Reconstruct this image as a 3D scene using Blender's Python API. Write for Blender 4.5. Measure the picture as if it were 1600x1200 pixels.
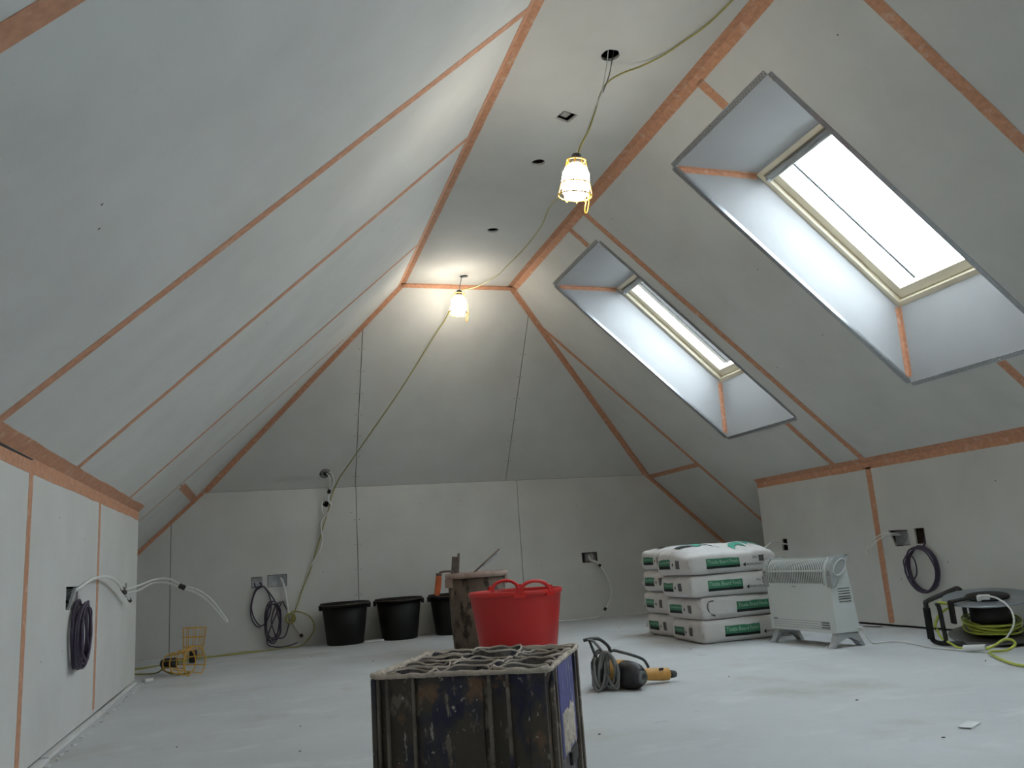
import bpy, bmesh, math, random
from mathutils import Vector, Matrix, noise
from mathutils.geometry import tessellate_polygon

for o in list(bpy.data.objects): bpy.data.objects.remove(o)
SC = bpy.context.scene
COL = SC.collection
random.seed(7)
PI = math.pi

# ------------------------------------------------------------------ camera, sky, exposure
cam_d = bpy.data.cameras.new('camera'); cam = bpy.data.objects.new('camera', cam_d); COL.objects.link(cam)
cam_d.sensor_width = 36.0; cam_d.lens = 1296.925 * 36 / 1600; cam_d.clip_start = 0.02
r_ = Vector((0.95756458, -0.28024646, -0.06732008)); u_ = Vector((0.0055562, -0.21558035, 0.9764703)); f_ = Vector((0.28816523, 0.93540742, 0.204875))
M = Matrix((r_, u_, -f_)).transposed().to_4x4(); M.translation = Vector((-0.6831, 0.0, 0.5558))
cam.matrix_world = M
SC.camera = cam
SKY = 10.5
LAMP = 36.0
w = bpy.data.worlds.new('world'); SC.world = w; w.use_nodes = True
bg = w.node_tree.nodes['Background']; bg.inputs[0].default_value = (0.785, 0.875, 1.0, 1); bg.inputs[1].default_value = SKY
vs = SC.view_settings
SC.display_settings.display_device = 'sRGB'
vs.view_transform = 'Standard'; vs.look = 'None'; vs.gamma = 1.0; vs.use_curve_mapping = False; vs.exposure = 0.42

# ------------------------------------------------------------------ materials
def ramp(nt, fac, p0, c0, p1, c1):
    n = nt.nodes.new('ShaderNodeValToRGB'); e = n.color_ramp.elements
    e[0].position = p0; e[0].color = (*c0, 1); e[1].position = p1; e[1].color = (*c1, 1)
    nt.links.new(fac, n.inputs[0]); return n.outputs[0]
def noise_tex(nt, scale, detail=4, stretch=None, rough=.55):
    tc = nt.nodes.new('ShaderNodeTexCoord'); t = nt.nodes.new('ShaderNodeTexNoise')
    t.inputs['Scale'].default_value = scale; t.inputs['Detail'].default_value = detail; t.inputs['Roughness'].default_value = rough
    if stretch:
        m = nt.nodes.new('ShaderNodeMapping'); m.inputs['Scale'].default_value = stretch
        nt.links.new(tc.outputs['Object'], m.inputs[0]); nt.links.new(m.outputs[0], t.inputs[0])
    else: nt.links.new(tc.outputs['Object'], t.inputs[0])
    return t.outputs[0]
def mix(nt, fac, a, b):
    m = nt.nodes.new('ShaderNodeMix'); m.data_type = 'RGBA'
    if isinstance(fac, (int, float)): m.inputs[0].default_value = fac
    else: nt.links.new(fac, m.inputs[0])
    for i, c in ((6, a), (7, b)):
        if isinstance(c, tuple): m.inputs[i].default_value = (*c, 1)
        else: nt.links.new(c, m.inputs[i])
    return m.outputs[2]
def mat(name, col, rough=.6, metal=0., var=.12, scale=12, bump=0., bscale=None, layers=(), spec=.5, stretch=None):
    """layers: (color, noise_scale, threshold, softness[, stretch]) laid over the base colour, e.g. stains and splashes"""
    m = bpy.data.materials.new(name); m.use_nodes = True; nt = m.node_tree
    b = nt.nodes['Principled BSDF']; b.inputs['Roughness'].default_value = rough; b.inputs['Metallic'].default_value = metal
    b.inputs['Specular IOR Level'].default_value = spec
    lo = tuple(max(0, c * (1 - var)) for c in col); hi = tuple(min(1, c * (1 + var)) for c in col)
    out = ramp(nt, noise_tex(nt, scale, 5, stretch), .3, lo, .7, hi)
    for L in layers:
        fac = ramp(nt, noise_tex(nt, L[1], 6, L[4] if len(L) > 4 else None, .62), L[2], (0, 0, 0), L[2] + L[3], (1, 1, 1))
        out = mix(nt, fac, out, L[0])
    nt.links.new(out, b.inputs['Base Color'])
    if bump:
        bn = nt.nodes.new('ShaderNodeBump'); bn.inputs['Strength'].default_value = bump; bn.inputs['Distance'].default_value = .01
        nt.links.new(noise_tex(nt, bscale or scale * 3, 5, stretch), bn.inputs['Height']); nt.links.new(bn.outputs[0], b.inputs['Normal'])
    return m
def emit(name, col, s):
    m = bpy.data.materials.new(name); m.use_nodes = True; nt = m.node_tree; nt.nodes.clear()
    e = nt.nodes.new('ShaderNodeEmission'); e.inputs[0].default_value = (*col, 1); e.inputs[1].default_value = s
    o = nt.nodes.new('ShaderNodeOutputMaterial'); nt.links.new(e.outputs[0], o.inputs[0]); return m

BOARD = mat('plasterboard_paper', (.615, .61, .575), .75, var=.05, scale=3, bump=.04, bscale=120, spec=.3,
            layers=[((.65, .645, .615), 1.6, .52, .22), ((.56, .555, .52), 55, .66, .08)])
BOARD_DIM = mat('plasterboard_paper_darkened', (.37, .37, .365), .7, var=.04, scale=3, bump=.03, bscale=120, spec=.3)  # same board paper, its colour darkened to offset strong sky light on the reveals
BOARD_W2 = mat('white_board_offcut', (.66, .66, .645), .7, var=.06, scale=9)
TAPE = mat('orange_scrim_tape', (.56, .285, .17), .7, var=.16, scale=45, bump=.1, bscale=300,
           layers=[((.62, .41, .30), 22, .56, .14)], spec=.3)
VOID = mat('dark_void_lining', (.05, .045, .04), .9)
FLOORM = mat('dusty_floor', (.55, .565, .565), .62, var=.07, scale=1.6, bump=.12, bscale=25, spec=.35,
             layers=[((.48, .49, .48), 2.2, .55, .2, (1, .45, 1)), ((.62, .63, .625), 5, .56, .12, (.5, 1, 1)),
                     ((.33, .34, .35), 7.5, .665, .06, (.6, 1.6, 1)), ((.43, .42, .375), 1.1, .56, .16)])
BEAD = mat('galvanised_bead', (.42, .43, .44), .32, .85, var=.12, scale=60)
STEEL = mat('galvanised_steel', (.50, .51, .52), .38, .8, var=.2, scale=30)
WINDOWC = mat('cream_window_frame', (.78, .70, .53), .45, var=.04, scale=8)
WHITEP = mat('white_plastic', (.72, .72, .70), .4, var=.03)
RUBBER = mat('black_rubber', (.012, .012, .012), .5, var=.2)
BLACKP = mat('black_bucket_plastic', (.008, .009, .008), .55, var=.25, scale=9, spec=.25)
REDP = mat('red_tub_plastic', (.50, .012, .010), .42, var=.05, scale=3)
REDH = mat('red_handle_plastic', (.60, .022, .018), .4, var=.05, scale=3)
PLAST_BROWN = mat('plaster_crusted_bucket', (.155, .115, .085), .85, var=.3, scale=7, bump=.5, bscale=30,
                  layers=[((.035, .026, .018), 14, .53, .08, (1, 1, .5)), ((.27, .21, .165), 6, .58, .08, (1, 1, .6)), ((.02, .05, .035), 22, .70, .03)])
PLAST_RIM = mat('dried_plaster_rim', (.42, .32, .26), .9, var=.15, scale=25, bump=.4, bscale=70)
CRATE = mat('grubby_navy_crate', (.012, .013, .040), .55, var=.4, scale=9, bump=.15, bscale=40,
            layers=[((.055, .044, .030), 8, .40, .10, (1, 1, .55)), ((.15, .125, .09), 19, .585, .05, (1, 1, .5)),
                    ((.34, .32, .29), 30, .645, .03, (1.6, 1.6, .55)), ((.15, .085, .045), 9, .585, .07), ((.38, .35, .31), 62, .655, .03), ((.22, .19, .15), 38, .63, .04, (1, 1, .35))])
CRATE_RIB = mat('worn_crate_rib', (.15, .125, .095), .65, var=.35, scale=14, bump=.15, bscale=50,
                layers=[((.02, .02, .04), 11, .56, .08, (1, 1, .4)), ((.30, .25, .19), 34, .585, .06), ((.06, .035, .02), 18, .60, .06)])
CRATE_PANEL = mat('scuffed_blue_panel', (.055, .055, .20), .55, var=.3, scale=14, bump=.15, bscale=50,
                  layers=[((.30, .29, .30), 32, .57, .07, (1.6, 1.6, .45)), ((.015, .015, .045), 12, .6, .06)])
CRUST = mat('dried_plaster_crust', (.50, .43, .345), .9, var=.2, scale=40, bump=.5, bscale=90, layers=[((.33, .27, .21), 28, .56, .1)])
CELLM = mat('plaster_caked_cell', (.17, .15, .135), .85, var=.35, scale=35, bump=.4, bscale=90,
            layers=[((.025, .025, .04), 13, .47, .1, (1, 1, .5)), ((.20, .13, .08), 16, .60, .06), ((.36, .33, .30), 24, .66, .05)])
BAG = mat('white_paper_sack', (.66, .645, .615), .7, var=.05, scale=5, bump=.6, bscale=11, spec=.3, layers=[((.55, .535, .51), 9, .6, .1)])
BGREEN = mat('green_bag_print', (.05, .215, .12), .6, var=.1, spec=.3)
BGREEN2 = mat('teal_bag_print', (.06, .34, .24), .6, var=.12, spec=.3)
BDARK = mat('dark_bag_print', (.012, .020, .020), .6, spec=.3)
BGREY = mat('grey_bag_print', (.13, .13, .13), .6, var=.4, scale=300, spec=.3)
BPALE = mat('pale_green_lettering', (.42, .62, .47), .6, spec=.3)
HEATW = mat('heater_white_enamel', (.66, .70, .67), .42, var=.03, scale=4)
HEATG = mat('heater_grey_plastic', (.40, .415, .41), .5, var=.05)
HEATD = mat('heater_dark_inside', (.06, .065, .065), .7)
ORANGE = mat('orange_trowel_handle', (.50, .10, .022), .5, var=.15, scale=20)
WOODD = mat('dirty_stick', (.11, .085, .065), .8, var=.3, scale=25, layers=[((.26, .22, .18), 18, .58, .08)])
STEELD = mat('rusty_steel', (.14, .10, .075), .6, .3, var=.3, scale=30)
CABLE_P = mat('purple_grey_cable', (.055, .04, .075), .45, var=.15)
CABLE_W = mat('white_cable', (.72, .72, .69), .42, var=.04)
CABLE_G = mat('grey_cable', (.21, .21, .20), .5, var=.12)
CABLE_GD = mat('dark_grey_cable', (.045, .05, .05), .5, var=.12)
CABLE_Y = mat('lime_yellow_cable', (.50, .56, .08), .42, var=.06)
CABLE_YD = mat('dull_yellow_cable', (.36, .33, .09), .5, var=.1)
CAGEY = mat('yellow_cage_plastic', (.75, .42, .06), .42, var=.08)
DRILLY = mat('yellow_drill_casing', (.62, .32, .07), .5, var=.12, scale=18, layers=[((.10, .075, .05), 30, .66, .05), ((.5, .4, .28), 14, .64, .1)])
DRILLB = mat('dusty_black_casting', (.018, .018, .020), .45, var=.4, scale=25, layers=[((.09, .075, .045), 18, .6, .12)])
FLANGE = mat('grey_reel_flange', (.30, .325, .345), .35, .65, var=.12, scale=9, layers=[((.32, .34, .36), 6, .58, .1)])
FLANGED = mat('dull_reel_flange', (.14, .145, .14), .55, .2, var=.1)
PAPER = mat('scrap_paper', (.70, .70, .68), .8)
BULB = emit('lit_bulb', (1.0, .93, .80), LAMP)
GLASS = bpy.data.materials.new('window_glass'); GLASS.use_nodes = True
_n = GLASS.node_tree; _n.nodes.clear()
_t = _n.nodes.new('ShaderNodeBsdfTransparent'); _t.inputs[0].default_value = (.95, .97, .96, 1)
_g = _n.nodes.new('ShaderNodeBsdfGlossy'); _g.inputs['Roughness'].default_value = .02
_x = _n.nodes.new('ShaderNodeMixShader'); _x.inputs[0].default_value = .06; _o = _n.nodes.new('ShaderNodeOutputMaterial')
_n.links.new(_t.outputs[0], _x.inputs[1]); _n.links.new(_g.outputs[0], _x.inputs[2]); _n.links.new(_x.outputs[0], _o.inputs[0])

# ------------------------------------------------------------------ helpers
def link(name, me, m, parent=None, loc=None, smooth=False):
    o = bpy.data.objects.new(name, me); COL.objects.link(o)
    if m and not me.materials: me.materials.append(m)
    if smooth:
        for p in me.polygons: p.use_smooth = True
    if parent: o.parent = parent
    if loc: o.location = loc
    return o
def obj(name, bm, m, parent=None, smooth=False):
    bmesh.ops.recalc_face_normals(bm, faces=bm.faces[:])
    me = bpy.data.meshes.new(name); bm.to_mesh(me); bm.free()
    return link(name, me, m, parent, None, smooth)
def tag(o, label, cat, group=None):
    o['label'] = label; o['category'] = cat
    if group: o['group'] = group
    return o
def thing(name, label, cat, loc=(0, 0, 0), rotz=0., group=None):
    o = bpy.data.objects.new(name, None); COL.objects.link(o); o.location = loc; o.rotation_euler = (0, 0, rotz)
    return tag(o, label, cat, group)
def struct(o): o['kind'] = 'structure'; return o
def lab(o, t): o['label'] = t; return o
def box(bm, c, s, rot=None):
    c = Vector(c); vs_ = []
    for sx in (-.5, .5):
        for sy in (-.5, .5):
            for sz in (-.5, .5):
                p = Vector((sx * s[0], sy * s[1], sz * s[2]))
                vs_.append(bm.verts.new(c + (rot @ p if rot else p)))
    for f in ((0, 1, 3, 2), (4, 6, 7, 5), (0, 4, 5, 1), (2, 3, 7, 6), (0, 2, 6, 4), (1, 5, 7, 3)):
        bm.faces.new([vs_[i] for i in f])
def bevel(bm, r, seg=2):
    bmesh.ops.bevel(bm, geom=bm.edges[:], offset=r, segments=seg, profile=.6, affect='EDGES')
def lathe(bm, prof, seg=32, c=(0, 0, 0), sx=1., sy=1., closed=False):
    rings = []
    for (r, z) in prof:
        if r < 1e-5: rings.append([bm.verts.new((c[0], c[1], c[2] + z))])
        else: rings.append([bm.verts.new((c[0] + r * sx * math.cos(2 * PI * k / seg), c[1] + r * sy * math.sin(2 * PI * k / seg), c[2] + z)) for k in range(seg)])
    pairs = list(zip(rings, rings[1:])) + ([(rings[-1], rings[0])] if closed else [])
    for a, b in pairs:
        for k in range(seg):
            q = [a[k % len(a)], a[(k + 1) % len(a)], b[(k + 1) % len(b)], b[k % len(b)]]
            q2 = []
            for v in q:
                if v not in q2: q2.append(v)
            if len(q2) > 2: bm.faces.new(q2)
def smooth_path(pts, n=6, closed=False):
    P = [Vector(p) for p in pts]; out = []; N = len(P)
    for i in range(N if closed else N - 1):
        if closed: p0, p1, p2, p3 = P[(i - 1) % N], P[i], P[(i + 1) % N], P[(i + 2) % N]
        else: p0, p1, p2, p3 = P[max(i - 1, 0)], P[i], P[i + 1], P[min(i + 2, N - 1)]
        for k in range(n):
            t = k / n
            out.append(.5 * ((2 * p1) + (p2 - p0) * t + (2 * p0 - 5 * p1 + 4 * p2 - p3) * t * t + (3 * p1 - p0 - 3 * p2 + p3) * t ** 3))
    if not closed: out.append(P[-1])
    return out
def tube(bm, pts, r, seg=6, n=6, closed=False, sm=True):
    P = smooth_path(pts, n, closed) if sm else [Vector(p) for p in pts]
    N = len(P); rings = []; ref = None
    for i in range(N):
        if closed: t = P[(i + 1) % N] - P[i - 1]
        else: t = P[min(i + 1, N - 1)] - P[max(i - 1, 0)]
        if t.length < 1e-9: t = Vector((0, 0, 1))
        t.normalize()
        if ref is None: ref = Vector((0, 0, 1)) if abs(t.z) < .9 else Vector((1, 0, 0))
        a = ref - t * ref.dot(t)
        if a.length < 1e-6: a = t.orthogonal()
        a.normalize(); b = t.cross(a); ref = a
        rr = r(i / max(1, N - 1)) if callable(r) else r
        rings.append([bm.verts.new(P[i] + (a * math.cos(2 * PI * k / seg) + b * math.sin(2 * PI * k / seg)) * rr) for k in range(seg)])
    for i in range(N if closed else N - 1):
        A, B = rings[i], rings[(i + 1) % N]
        for k in range(seg): bm.faces.new((A[k], A[(k + 1) % seg], B[(k + 1) % seg], B[k]))
    if not closed:
        bm.faces.new(rings[0][::-1]); bm.faces.new(rings[-1])
def cyl(bm, p0, p1, r, seg=16, r1=None):
    tube(bm, [p0, p1], (lambda t: r + (r1 - r) * t) if r1 is not None else r, seg, sm=False)
def tube_obj(name, pts, r, m, parent=None, seg=6, n=6, closed=False):
    bm = bmesh.new(); tube(bm, pts, r, seg, n, closed); return obj(name, bm, m, parent, True)
def prism(bm, prof, x0, x1, axis=0):
    """2D profile extruded along an axis; profile gives the other two coordinates in order"""
    def P(a, b, x): return {0: (x, a, b), 1: (a, x, b), 2: (a, b, x)}[axis]
    tri = tessellate_polygon([[Vector((a, b, 0)) for a, b in prof]])
    A = [bm.verts.new(P(a, b, x0)) for a, b in prof]; B = [bm.verts.new(P(a, b, x1)) for a, b in prof]
    for t in tri:
        bm.faces.new([A[i] for i in t]); bm.faces.new([B[i] for i in reversed(t)])
    n = len(prof)
    for i in range(n): bm.faces.new((A[i], A[(i + 1) % n], B[(i + 1) % n], B[i]))

class Surf:
    def __init__(s, o, u, v, n): s.o, s.u, s.v, s.n = Vector(o), Vector(u).normalized(), Vector(v).normalized(), Vector(n).normalized()
    def P(s, a, b, h=0.): return s.o + s.u * a + s.v * b + s.n * h
def sheet_bm(bm, S, loops, front=0., back=-.0125):
    tri = tessellate_polygon([[Vector((a, b, 0)) for a, b in L] for L in loops])
    flat = [p for L in loops for p in L]
    A = [bm.verts.new(S.P(a, b, front)) for a, b in flat]; B = [bm.verts.new(S.P(a, b, back)) for a, b in flat]
    for t in tri:
        try: bm.faces.new([A[i] for i in t]); bm.faces.new([B[i] for i in reversed(t)])
        except ValueError: pass
    k = 0
    for L in loops:
        n = len(L)
        for i in range(n):
            a, b = k + i, k + (i + 1) % n
            bm.faces.new((A[a], A[b], B[b], B[a]))
        k += n
def sheet(name, S, loops, m, parent=None, front=0., back=-.0125):
    bm = bmesh.new(); sheet_bm(bm, S, loops, front, back); return obj(name, bm, m, parent)
def clip(poly, a, b, c):
    """keep a*x+b*y<=c"""
    out = []
    for i in range(len(poly)):
        p, q = poly[i], poly[(i + 1) % len(poly)]
        dp, dq = a * p[0] + b * p[1] - c, a * q[0] + b * q[1] - c
        if dp <= 0: out.append(p)
        if (dp < 0 < dq) or (dq < 0 < dp):
            t = dp / (dp - dq); out.append((p[0] + (q[0] - p[0]) * t, p[1] + (q[1] - p[1]) * t))
    return out
def circ(cx, cy, r, n=16, wob=0.): return [(cx + r * (1 + wob * random.uniform(-1, 1)) * math.cos(2 * PI * k / n), cy + r * (1 + wob * random.uniform(-1, 1)) * math.sin(2 * PI * k / n)) for k in range(n)]
def rect(x0, y0, x1, y1): return [(x0, y0), (x1, y0), (x1, y1), (x0, y1)]
def tape(S, p, q, w_, parent, h=.0012, jit=.06):
    """a strip of scrim tape lying on a surface from p to q"""
    p, q = Vector(p), Vector(q); d = q - p; L = d.length; d.normalize(); nrm = Vector((-d.y, d.x)); n = max(3, int(L / .12)); bm = bmesh.new()
    up, lo = [], []
    for i in range(n + 1):
        c = p + d * L * i / n; a = w_ / 2 * (1 + random.uniform(-jit, jit)); b = w_ / 2 * (1 + random.uniform(-jit, jit))
        e, f = c + nrm * a, c - nrm * b
        up.append((bm.verts.new(S.P(e.x, e.y, h)), bm.verts.new(S.P(f.x, f.y, h)))); lo.append((bm.verts.new(S.P(e.x, e.y, .0001)), bm.verts.new(S.P(f.x, f.y, .0001))))
    for i in range(n):
        bm.faces.new((up[i][0], up[i][1], up[i + 1][1], up[i + 1][0]))
        bm.faces.new((up[i][0], up[i + 1][0], lo[i + 1][0], lo[i][0])); bm.faces.new((up[i][1], lo[i][1], lo[i + 1][1], up[i + 1][1]))
    return obj('joint_tape', bm, TAPE, parent)
_txt = {}
def text_mesh(s):
    """2D triangles of a line of lettering, height 1 (cap), starting at x=0"""
    if s in _txt: return _txt[s]
    cu = bpy.data.curves.new('lettering', 'FONT'); cu.body = s; cu.size = 1.0; cu.resolution_u = 2
    o = bpy.data.objects.new('lettering', cu); COL.objects.link(o); dg = bpy.context.evaluated_depsgraph_get()
    me = bpy.data.meshes.new_from_object(o.evaluated_get(dg))
    V = [(v.co.x, v.co.y) for v in me.vertices]; F = [tuple(p.vertices) for p in me.polygons]
    W = max(v[0] for v in V); bpy.data.objects.remove(o); bpy.data.curves.remove(cu); bpy.data.meshes.remove(me)
    _txt[s] = (V, F, W); return _txt[s]

# ------------------------------------------------------------------ room dimensions (metres, floor z=0, y away from the lens)
XL, XR, HC = .3109, 1.174, 2.606
YB, YH, HJ = 6.9532, 5.8563, 1.2185
XKL, HKL, YKL = -1.4013, .98, 5.476
XKR, HKR, YKR = 2.9442, .9916, 5.59
YF = -2.6
XAL, XAR = -2.2, 3.72
vL = Vector((XL - XKL, 0, HC - HKL)); VL = vL.length; vL.normalize()
vR = Vector((XR - XKR, 0, HC - HKR)); VR = vR.length; vR.normalize()
SL = Surf((XKL, 0, HKL), (0, 1, 0), vL, (vL.z, 0, -vL.x))
SR = Surf((XKR, 0, HKR), (0, 1, 0), vR, (-vR.z, 0, vR.x))
SCe = Surf((0, 0, HC), (0, 1, 0), (1, 0, 0), (0, 0, -1))
SKL = Surf((XKL, 0, 0), (0, 1, 0), (0, 0, 1), (1, 0, 0))
SKR = Surf((XKR, 0, 0), (0, 1, 0), (0, 0, 1), (-1, 0, 0))
SG = Surf((0, YB, 0), (1, 0, 0), (0, 0, 1), (0, -1, 0))
vH = Vector((0, YH - YB, HC - HJ)); VH = vH.length; vH.normalize()
SH = Surf((0, YB, HJ), (1, 0, 0), vH, (0, -vH.z, vH.y))
SFr = Surf((0, YF, 0), (1, 0, 0), (0, 0, 1), (0, 1, 0))
vz = lambda v: HKL + v * vL.z          # slope v -> z
zvL = lambda z: (z - HKL) / vL.z
zvR = lambda z: (z - HKR) / vR.z
xl = lambda z: XKL + zvL(z) * vL.x
xr = lambda z: XKR + zvR(z) * vR.x
ZAL, ZAR = HKL + (XAL - XKL) / vL.x * vL.z, HKR + (XAR - XKR) / vR.x * vR.z
VALo, VARo = zvL(ZAL), zvR(ZAR)
G = .0025

# floor: a screed slab
bm = bmesh.new(); box(bm, (.75, 2.2, -.06), (6.4, 10.4, .12)); floor = struct(obj('floor', bm, FLOORM))

# ceiling strip with the holes cut for wires and downlights
rose = circ(2.87, .735, .042, 14, .10); sq = rect(3.335, .682, 3.42, .765); sq = [(3.325, .690), (3.40, .672), (3.43, .748), (3.352, .772)]
dl1 = circ(3.846, .733, .036); dl2 = circ(4.777, .731, .037); dl3 = circ(5.648, .745, .032, 12, .08)
bm = bmesh.new(); sheet_bm(bm, SCe, [rect(YF - .1, XL - .25, YH + .3, XR + .25)], -.075, -.11)
ceiling = struct(obj('ceiling', bm, VOID))
def hip_clip(poly, zv):        # keep the part of a slope board that lies in front of the hipped end
    v0, v1 = zv(HJ), zv(HC); a, b = (v1 - v0), (YB - YH)   # line from (YB,v0) to (YH,v1)
    return clip(poly, a, b, a * YB + b * v0)
sheet('plasterboard', SCe, [rect(YF, XL, 1.7 - G, XR)], BOARD, ceiling)
sheet('plasterboard', SCe, [rect(1.7 + G, XL, YH, XR), rose, sq, dl1, dl2, dl3], BOARD, ceiling)
tape(SCe, (YF, XL + .017), (YH, XL + .017), .034, ceiling); tape(SCe, (YF, XR - .02), (YH, XR - .02), .04, ceiling)
tape(SCe, (YH - .012, XL), (YH - .012, XR), .024, ceiling)

# left slope
ceil_l = struct(sheet('ceiling_left', SL, [rect(YF - .1, VALo - .2, YB + .15, VL + .15)], VOID, None, -.06, -.10))
JL = [(YF, YF), (-1.2, -1.2), (0., 0.), (1.2, 1.2), (2.51, 2.63), (3.545, 3.62), (4.884, 5.02), (5.80, 6.03), (YB, YB)]
def jy(j, v): return j[0] + (j[1] - j[0]) * v / VL
def slope_board(a, b, V, vlo, yk):
    g = lambda j, s, v: (jy(j, v) + s * G, v)
    if jy(b, 0) <= yk: P = [g(a, 1, 0), g(b, -1, 0), g(b, -1, V), g(a, 1, V)]
    elif jy(a, 0) < yk: P = [g(a, 1, 0), (yk, 0), (yk, vlo), g(b, -1, vlo), g(b, -1, V), g(a, 1, V)]
    else: P = [g(a, 1, vlo), g(b, -1, vlo), g(b, -1, V), g(a, 1, V)]
    return P
for a, b in zip(JL, JL[1:]):
    P = slope_board(a, b, VL, VALo, YKL)
    P = hip_clip(P, zvL)
    if b[0] == YB:
        vj = zvL(1.172)
        sheet('plasterboard', SL, [clip(P, 0, 1, vj - G)], BOARD, ceil_l); sheet('plasterboard', SL, [clip(P, 0, -1, -vj - G)], BOARD, ceil_l)
    else: sheet('plasterboard', SL, [P], BOARD, ceil_l)
for j, wd in ((JL[3], .055), (JL[4], .050), (JL[5], .048), (JL[6], .042)):
    tape(SL, (jy(j, .0), 0), (jy(j, VL), VL - .03), wd, ceil_l)
v0 = zvL(.55); tape(SL, (jy(JL[7], v0), v0), (jy(JL[7], 1.78), 1.78), .02, ceil_l)
tape(SL, (YF, .027), (YKL, .022), .05, ceil_l, jit=.10)
tape(SL, (YF, VL - .018), (YH, VL - .018), .036, ceil_l)
vJ = zvL(HJ); tape(SL, (YH - .02, VL), (YB - .02, vJ), .03, ceil_l); tape(SL, (YB - .015, vJ), (YB - .015, zvL(.3)), .03, ceil_l)
tape(SL, (5.92, zvL(1.172)), (YB - .03, zvL(1.172)), .055, ceil_l)

# window data
WIN = [(4.522, 5.355), (2.66, 3.50), (.80, 1.64), (-1.06, -.22)]
VWT, VWB = zvR(2.453), zvR(1.318)
# right slope
hull = [rect(YF - .1, VARo - .2, YB + .15, VR + .15)]
for y0, y1 in WIN: hull.append(rect(y0 - .035, VWB - .035, y1 + .035, VWT + .05))
ceil_r = struct(sheet('ceiling_right', SR, hull, VOID, None, -.014, -.03))
def rb(P): return sheet('plasterboard', SR, [hip_clip(P, zvR)], BOARD, ceil_r)
J4, J6 = (4.352, 4.385), (6.04, 6.05)
def around(ya0, ya1, yj, win, yb0, yb1):
    w0, w1 = win
    rb([(ya0 + G, 0), (yj - G, 0), (yj - G, VWB), (w0, VWB), (w0, VWT), (yj - G, VWT), (yj - G, VR), (ya1 + G, VR)])
    lo = [(yj + G, 0), (yb0 - G, 0)] if yb0 < YKR else [(yj + G, 0), (YKR, 0), (YKR, VARo), (yb0 - G, VARo)]
    rb(lo + [(yb1 - G, VR), (yj + G, VR), (yj + G, VWT), (w1, VWT), (w1, VWB), (yj + G, VWB)])
around(J4[0], J4[1], 4.64, WIN[0], J6[0], J6[1])
around(2.1, 2.1, 2.952, WIN[1], J4[0], J4[1])
around(.3, .3, 1.1, WIN[2], 2.1, 2.1)
around(-1.6, -1.6, -.75, WIN[3], .3, .3)
rb(rect(YF, 0, -1.6 - G, VR))
vj = zvR(1.20)
P = hip_clip([(J6[0] + G, VARo), (YB, VARo), (YB, VR), (J6[1] + G, VR)], zvR)
sheet('plasterboard', SR, [clip(P, 0, 1, vj - G)], BOARD, ceil_r); sheet('plasterboard', SR, [clip(P, 0, -1, -vj - G)], BOARD, ceil_r)
tape(SR, (J4[0], 0), (J4[1], VR - .03), .048, ceil_r)
tape(SR, (J6[0], zvR(.45)), (J6[1], VR - .25), .045, ceil_r)
tape(SR, (2.1, 0), (2.1, VR), .05, ceil_r)
for yj in (4.64, 2.952, 1.1, -.75):
    tape(SR, (yj, VR - .03), (yj, VWT + .03), .05, ceil_r); tape(SR, (yj, VWB - .03), (yj, .04), .05, ceil_r)
tape(SR, (YF, .02), (YKR, .018), .045, ceil_r)
tape(SR, (YF, VR - .022), (YH, VR - .022), .044, ceil_r)
vJ = zvR(HJ); tape(SR, (YH - .02, VR), (YB - .02, vJ), .034, ceil_r); tape(SR, (YB - .015, vJ), (YB - .015, zvR(.35)), .032, ceil_r)
tape(SR, (YB - .03, vj), (J6[0], vj), .045, ceil_r)

# end wall and hipped end
wall_b = struct(sheet('wall_back', SG, [rect(XAL - .3, -.1, XAR + .3, HJ + .1)], VOID, None, -.06, -.10))
gh = [rect(-.775, .464, -.692, .545), rect(-.652, .462, -.505, .553)]
gh2 = [circ(-.193, 1.088, .024, 14, .06)]
gr = [rect(1.99, .474, 2.135, .560)]
gx = [XAL, -1.362, .052, 1.44, XAR]
for i in range(4):
    P = rect(gx[i] + G, 0, gx[i + 1] - G, HJ - .001)
    P = clip(P, -vL.z, vL.x, -vL.z * XKL + vL.x * HKL); P = clip(P, -vR.z, vR.x, -vR.z * XKR + vR.x * HKR) if False else clip(P, vR.z, -vR.x, vR.z * XKR - vR.x * HKR)
    hs = (gh + gh2) if i == 1 else (gr if i == 3 else [])
    sheet('plasterboard', SG, [P] + hs, BOARD, wall_b)
tape(SG, (xl(HJ) + .02, HJ), (xl(.35) + .02, .35), .024, wall_b); tape(SG, (xr(HJ) - .02, HJ), (xr(.4) - .02, .4), .024, wall_b)
ceil_b = struct(sheet('ceiling_back', SH, [rect(XAL, -.1, XAR, VH + .15)], VOID, None, -.06, -.10))
sp = circ(-.198, .14, .045, 14, .08)
hx = [-2.0, .046, 1.34, 3.4]
kx0, kx1 = xl(HJ), xr(HJ)
for i in range(3):
    P = rect(hx[i] + G, .001, hx[i + 1] - G, VH)
    dx = (XL - kx0); P = clip(P, -VH, dx, -VH * kx0); dx = (XR - kx1); P = clip(P, VH, -dx, VH * kx1)
    sheet('plasterboard', SH, [P] + ([sp] if i == 0 else []), BOARD, ceil_b)
tape(SH, (kx0 + .03, 0), (XL + .012, VH), .042, ceil_b); tape(SH, (kx1 - .024, 0), (XR - .012, VH), .036, ceil_b); tape(SH, (XL, VH - .014), (XR, VH - .014), .028, ceil_b)

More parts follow.
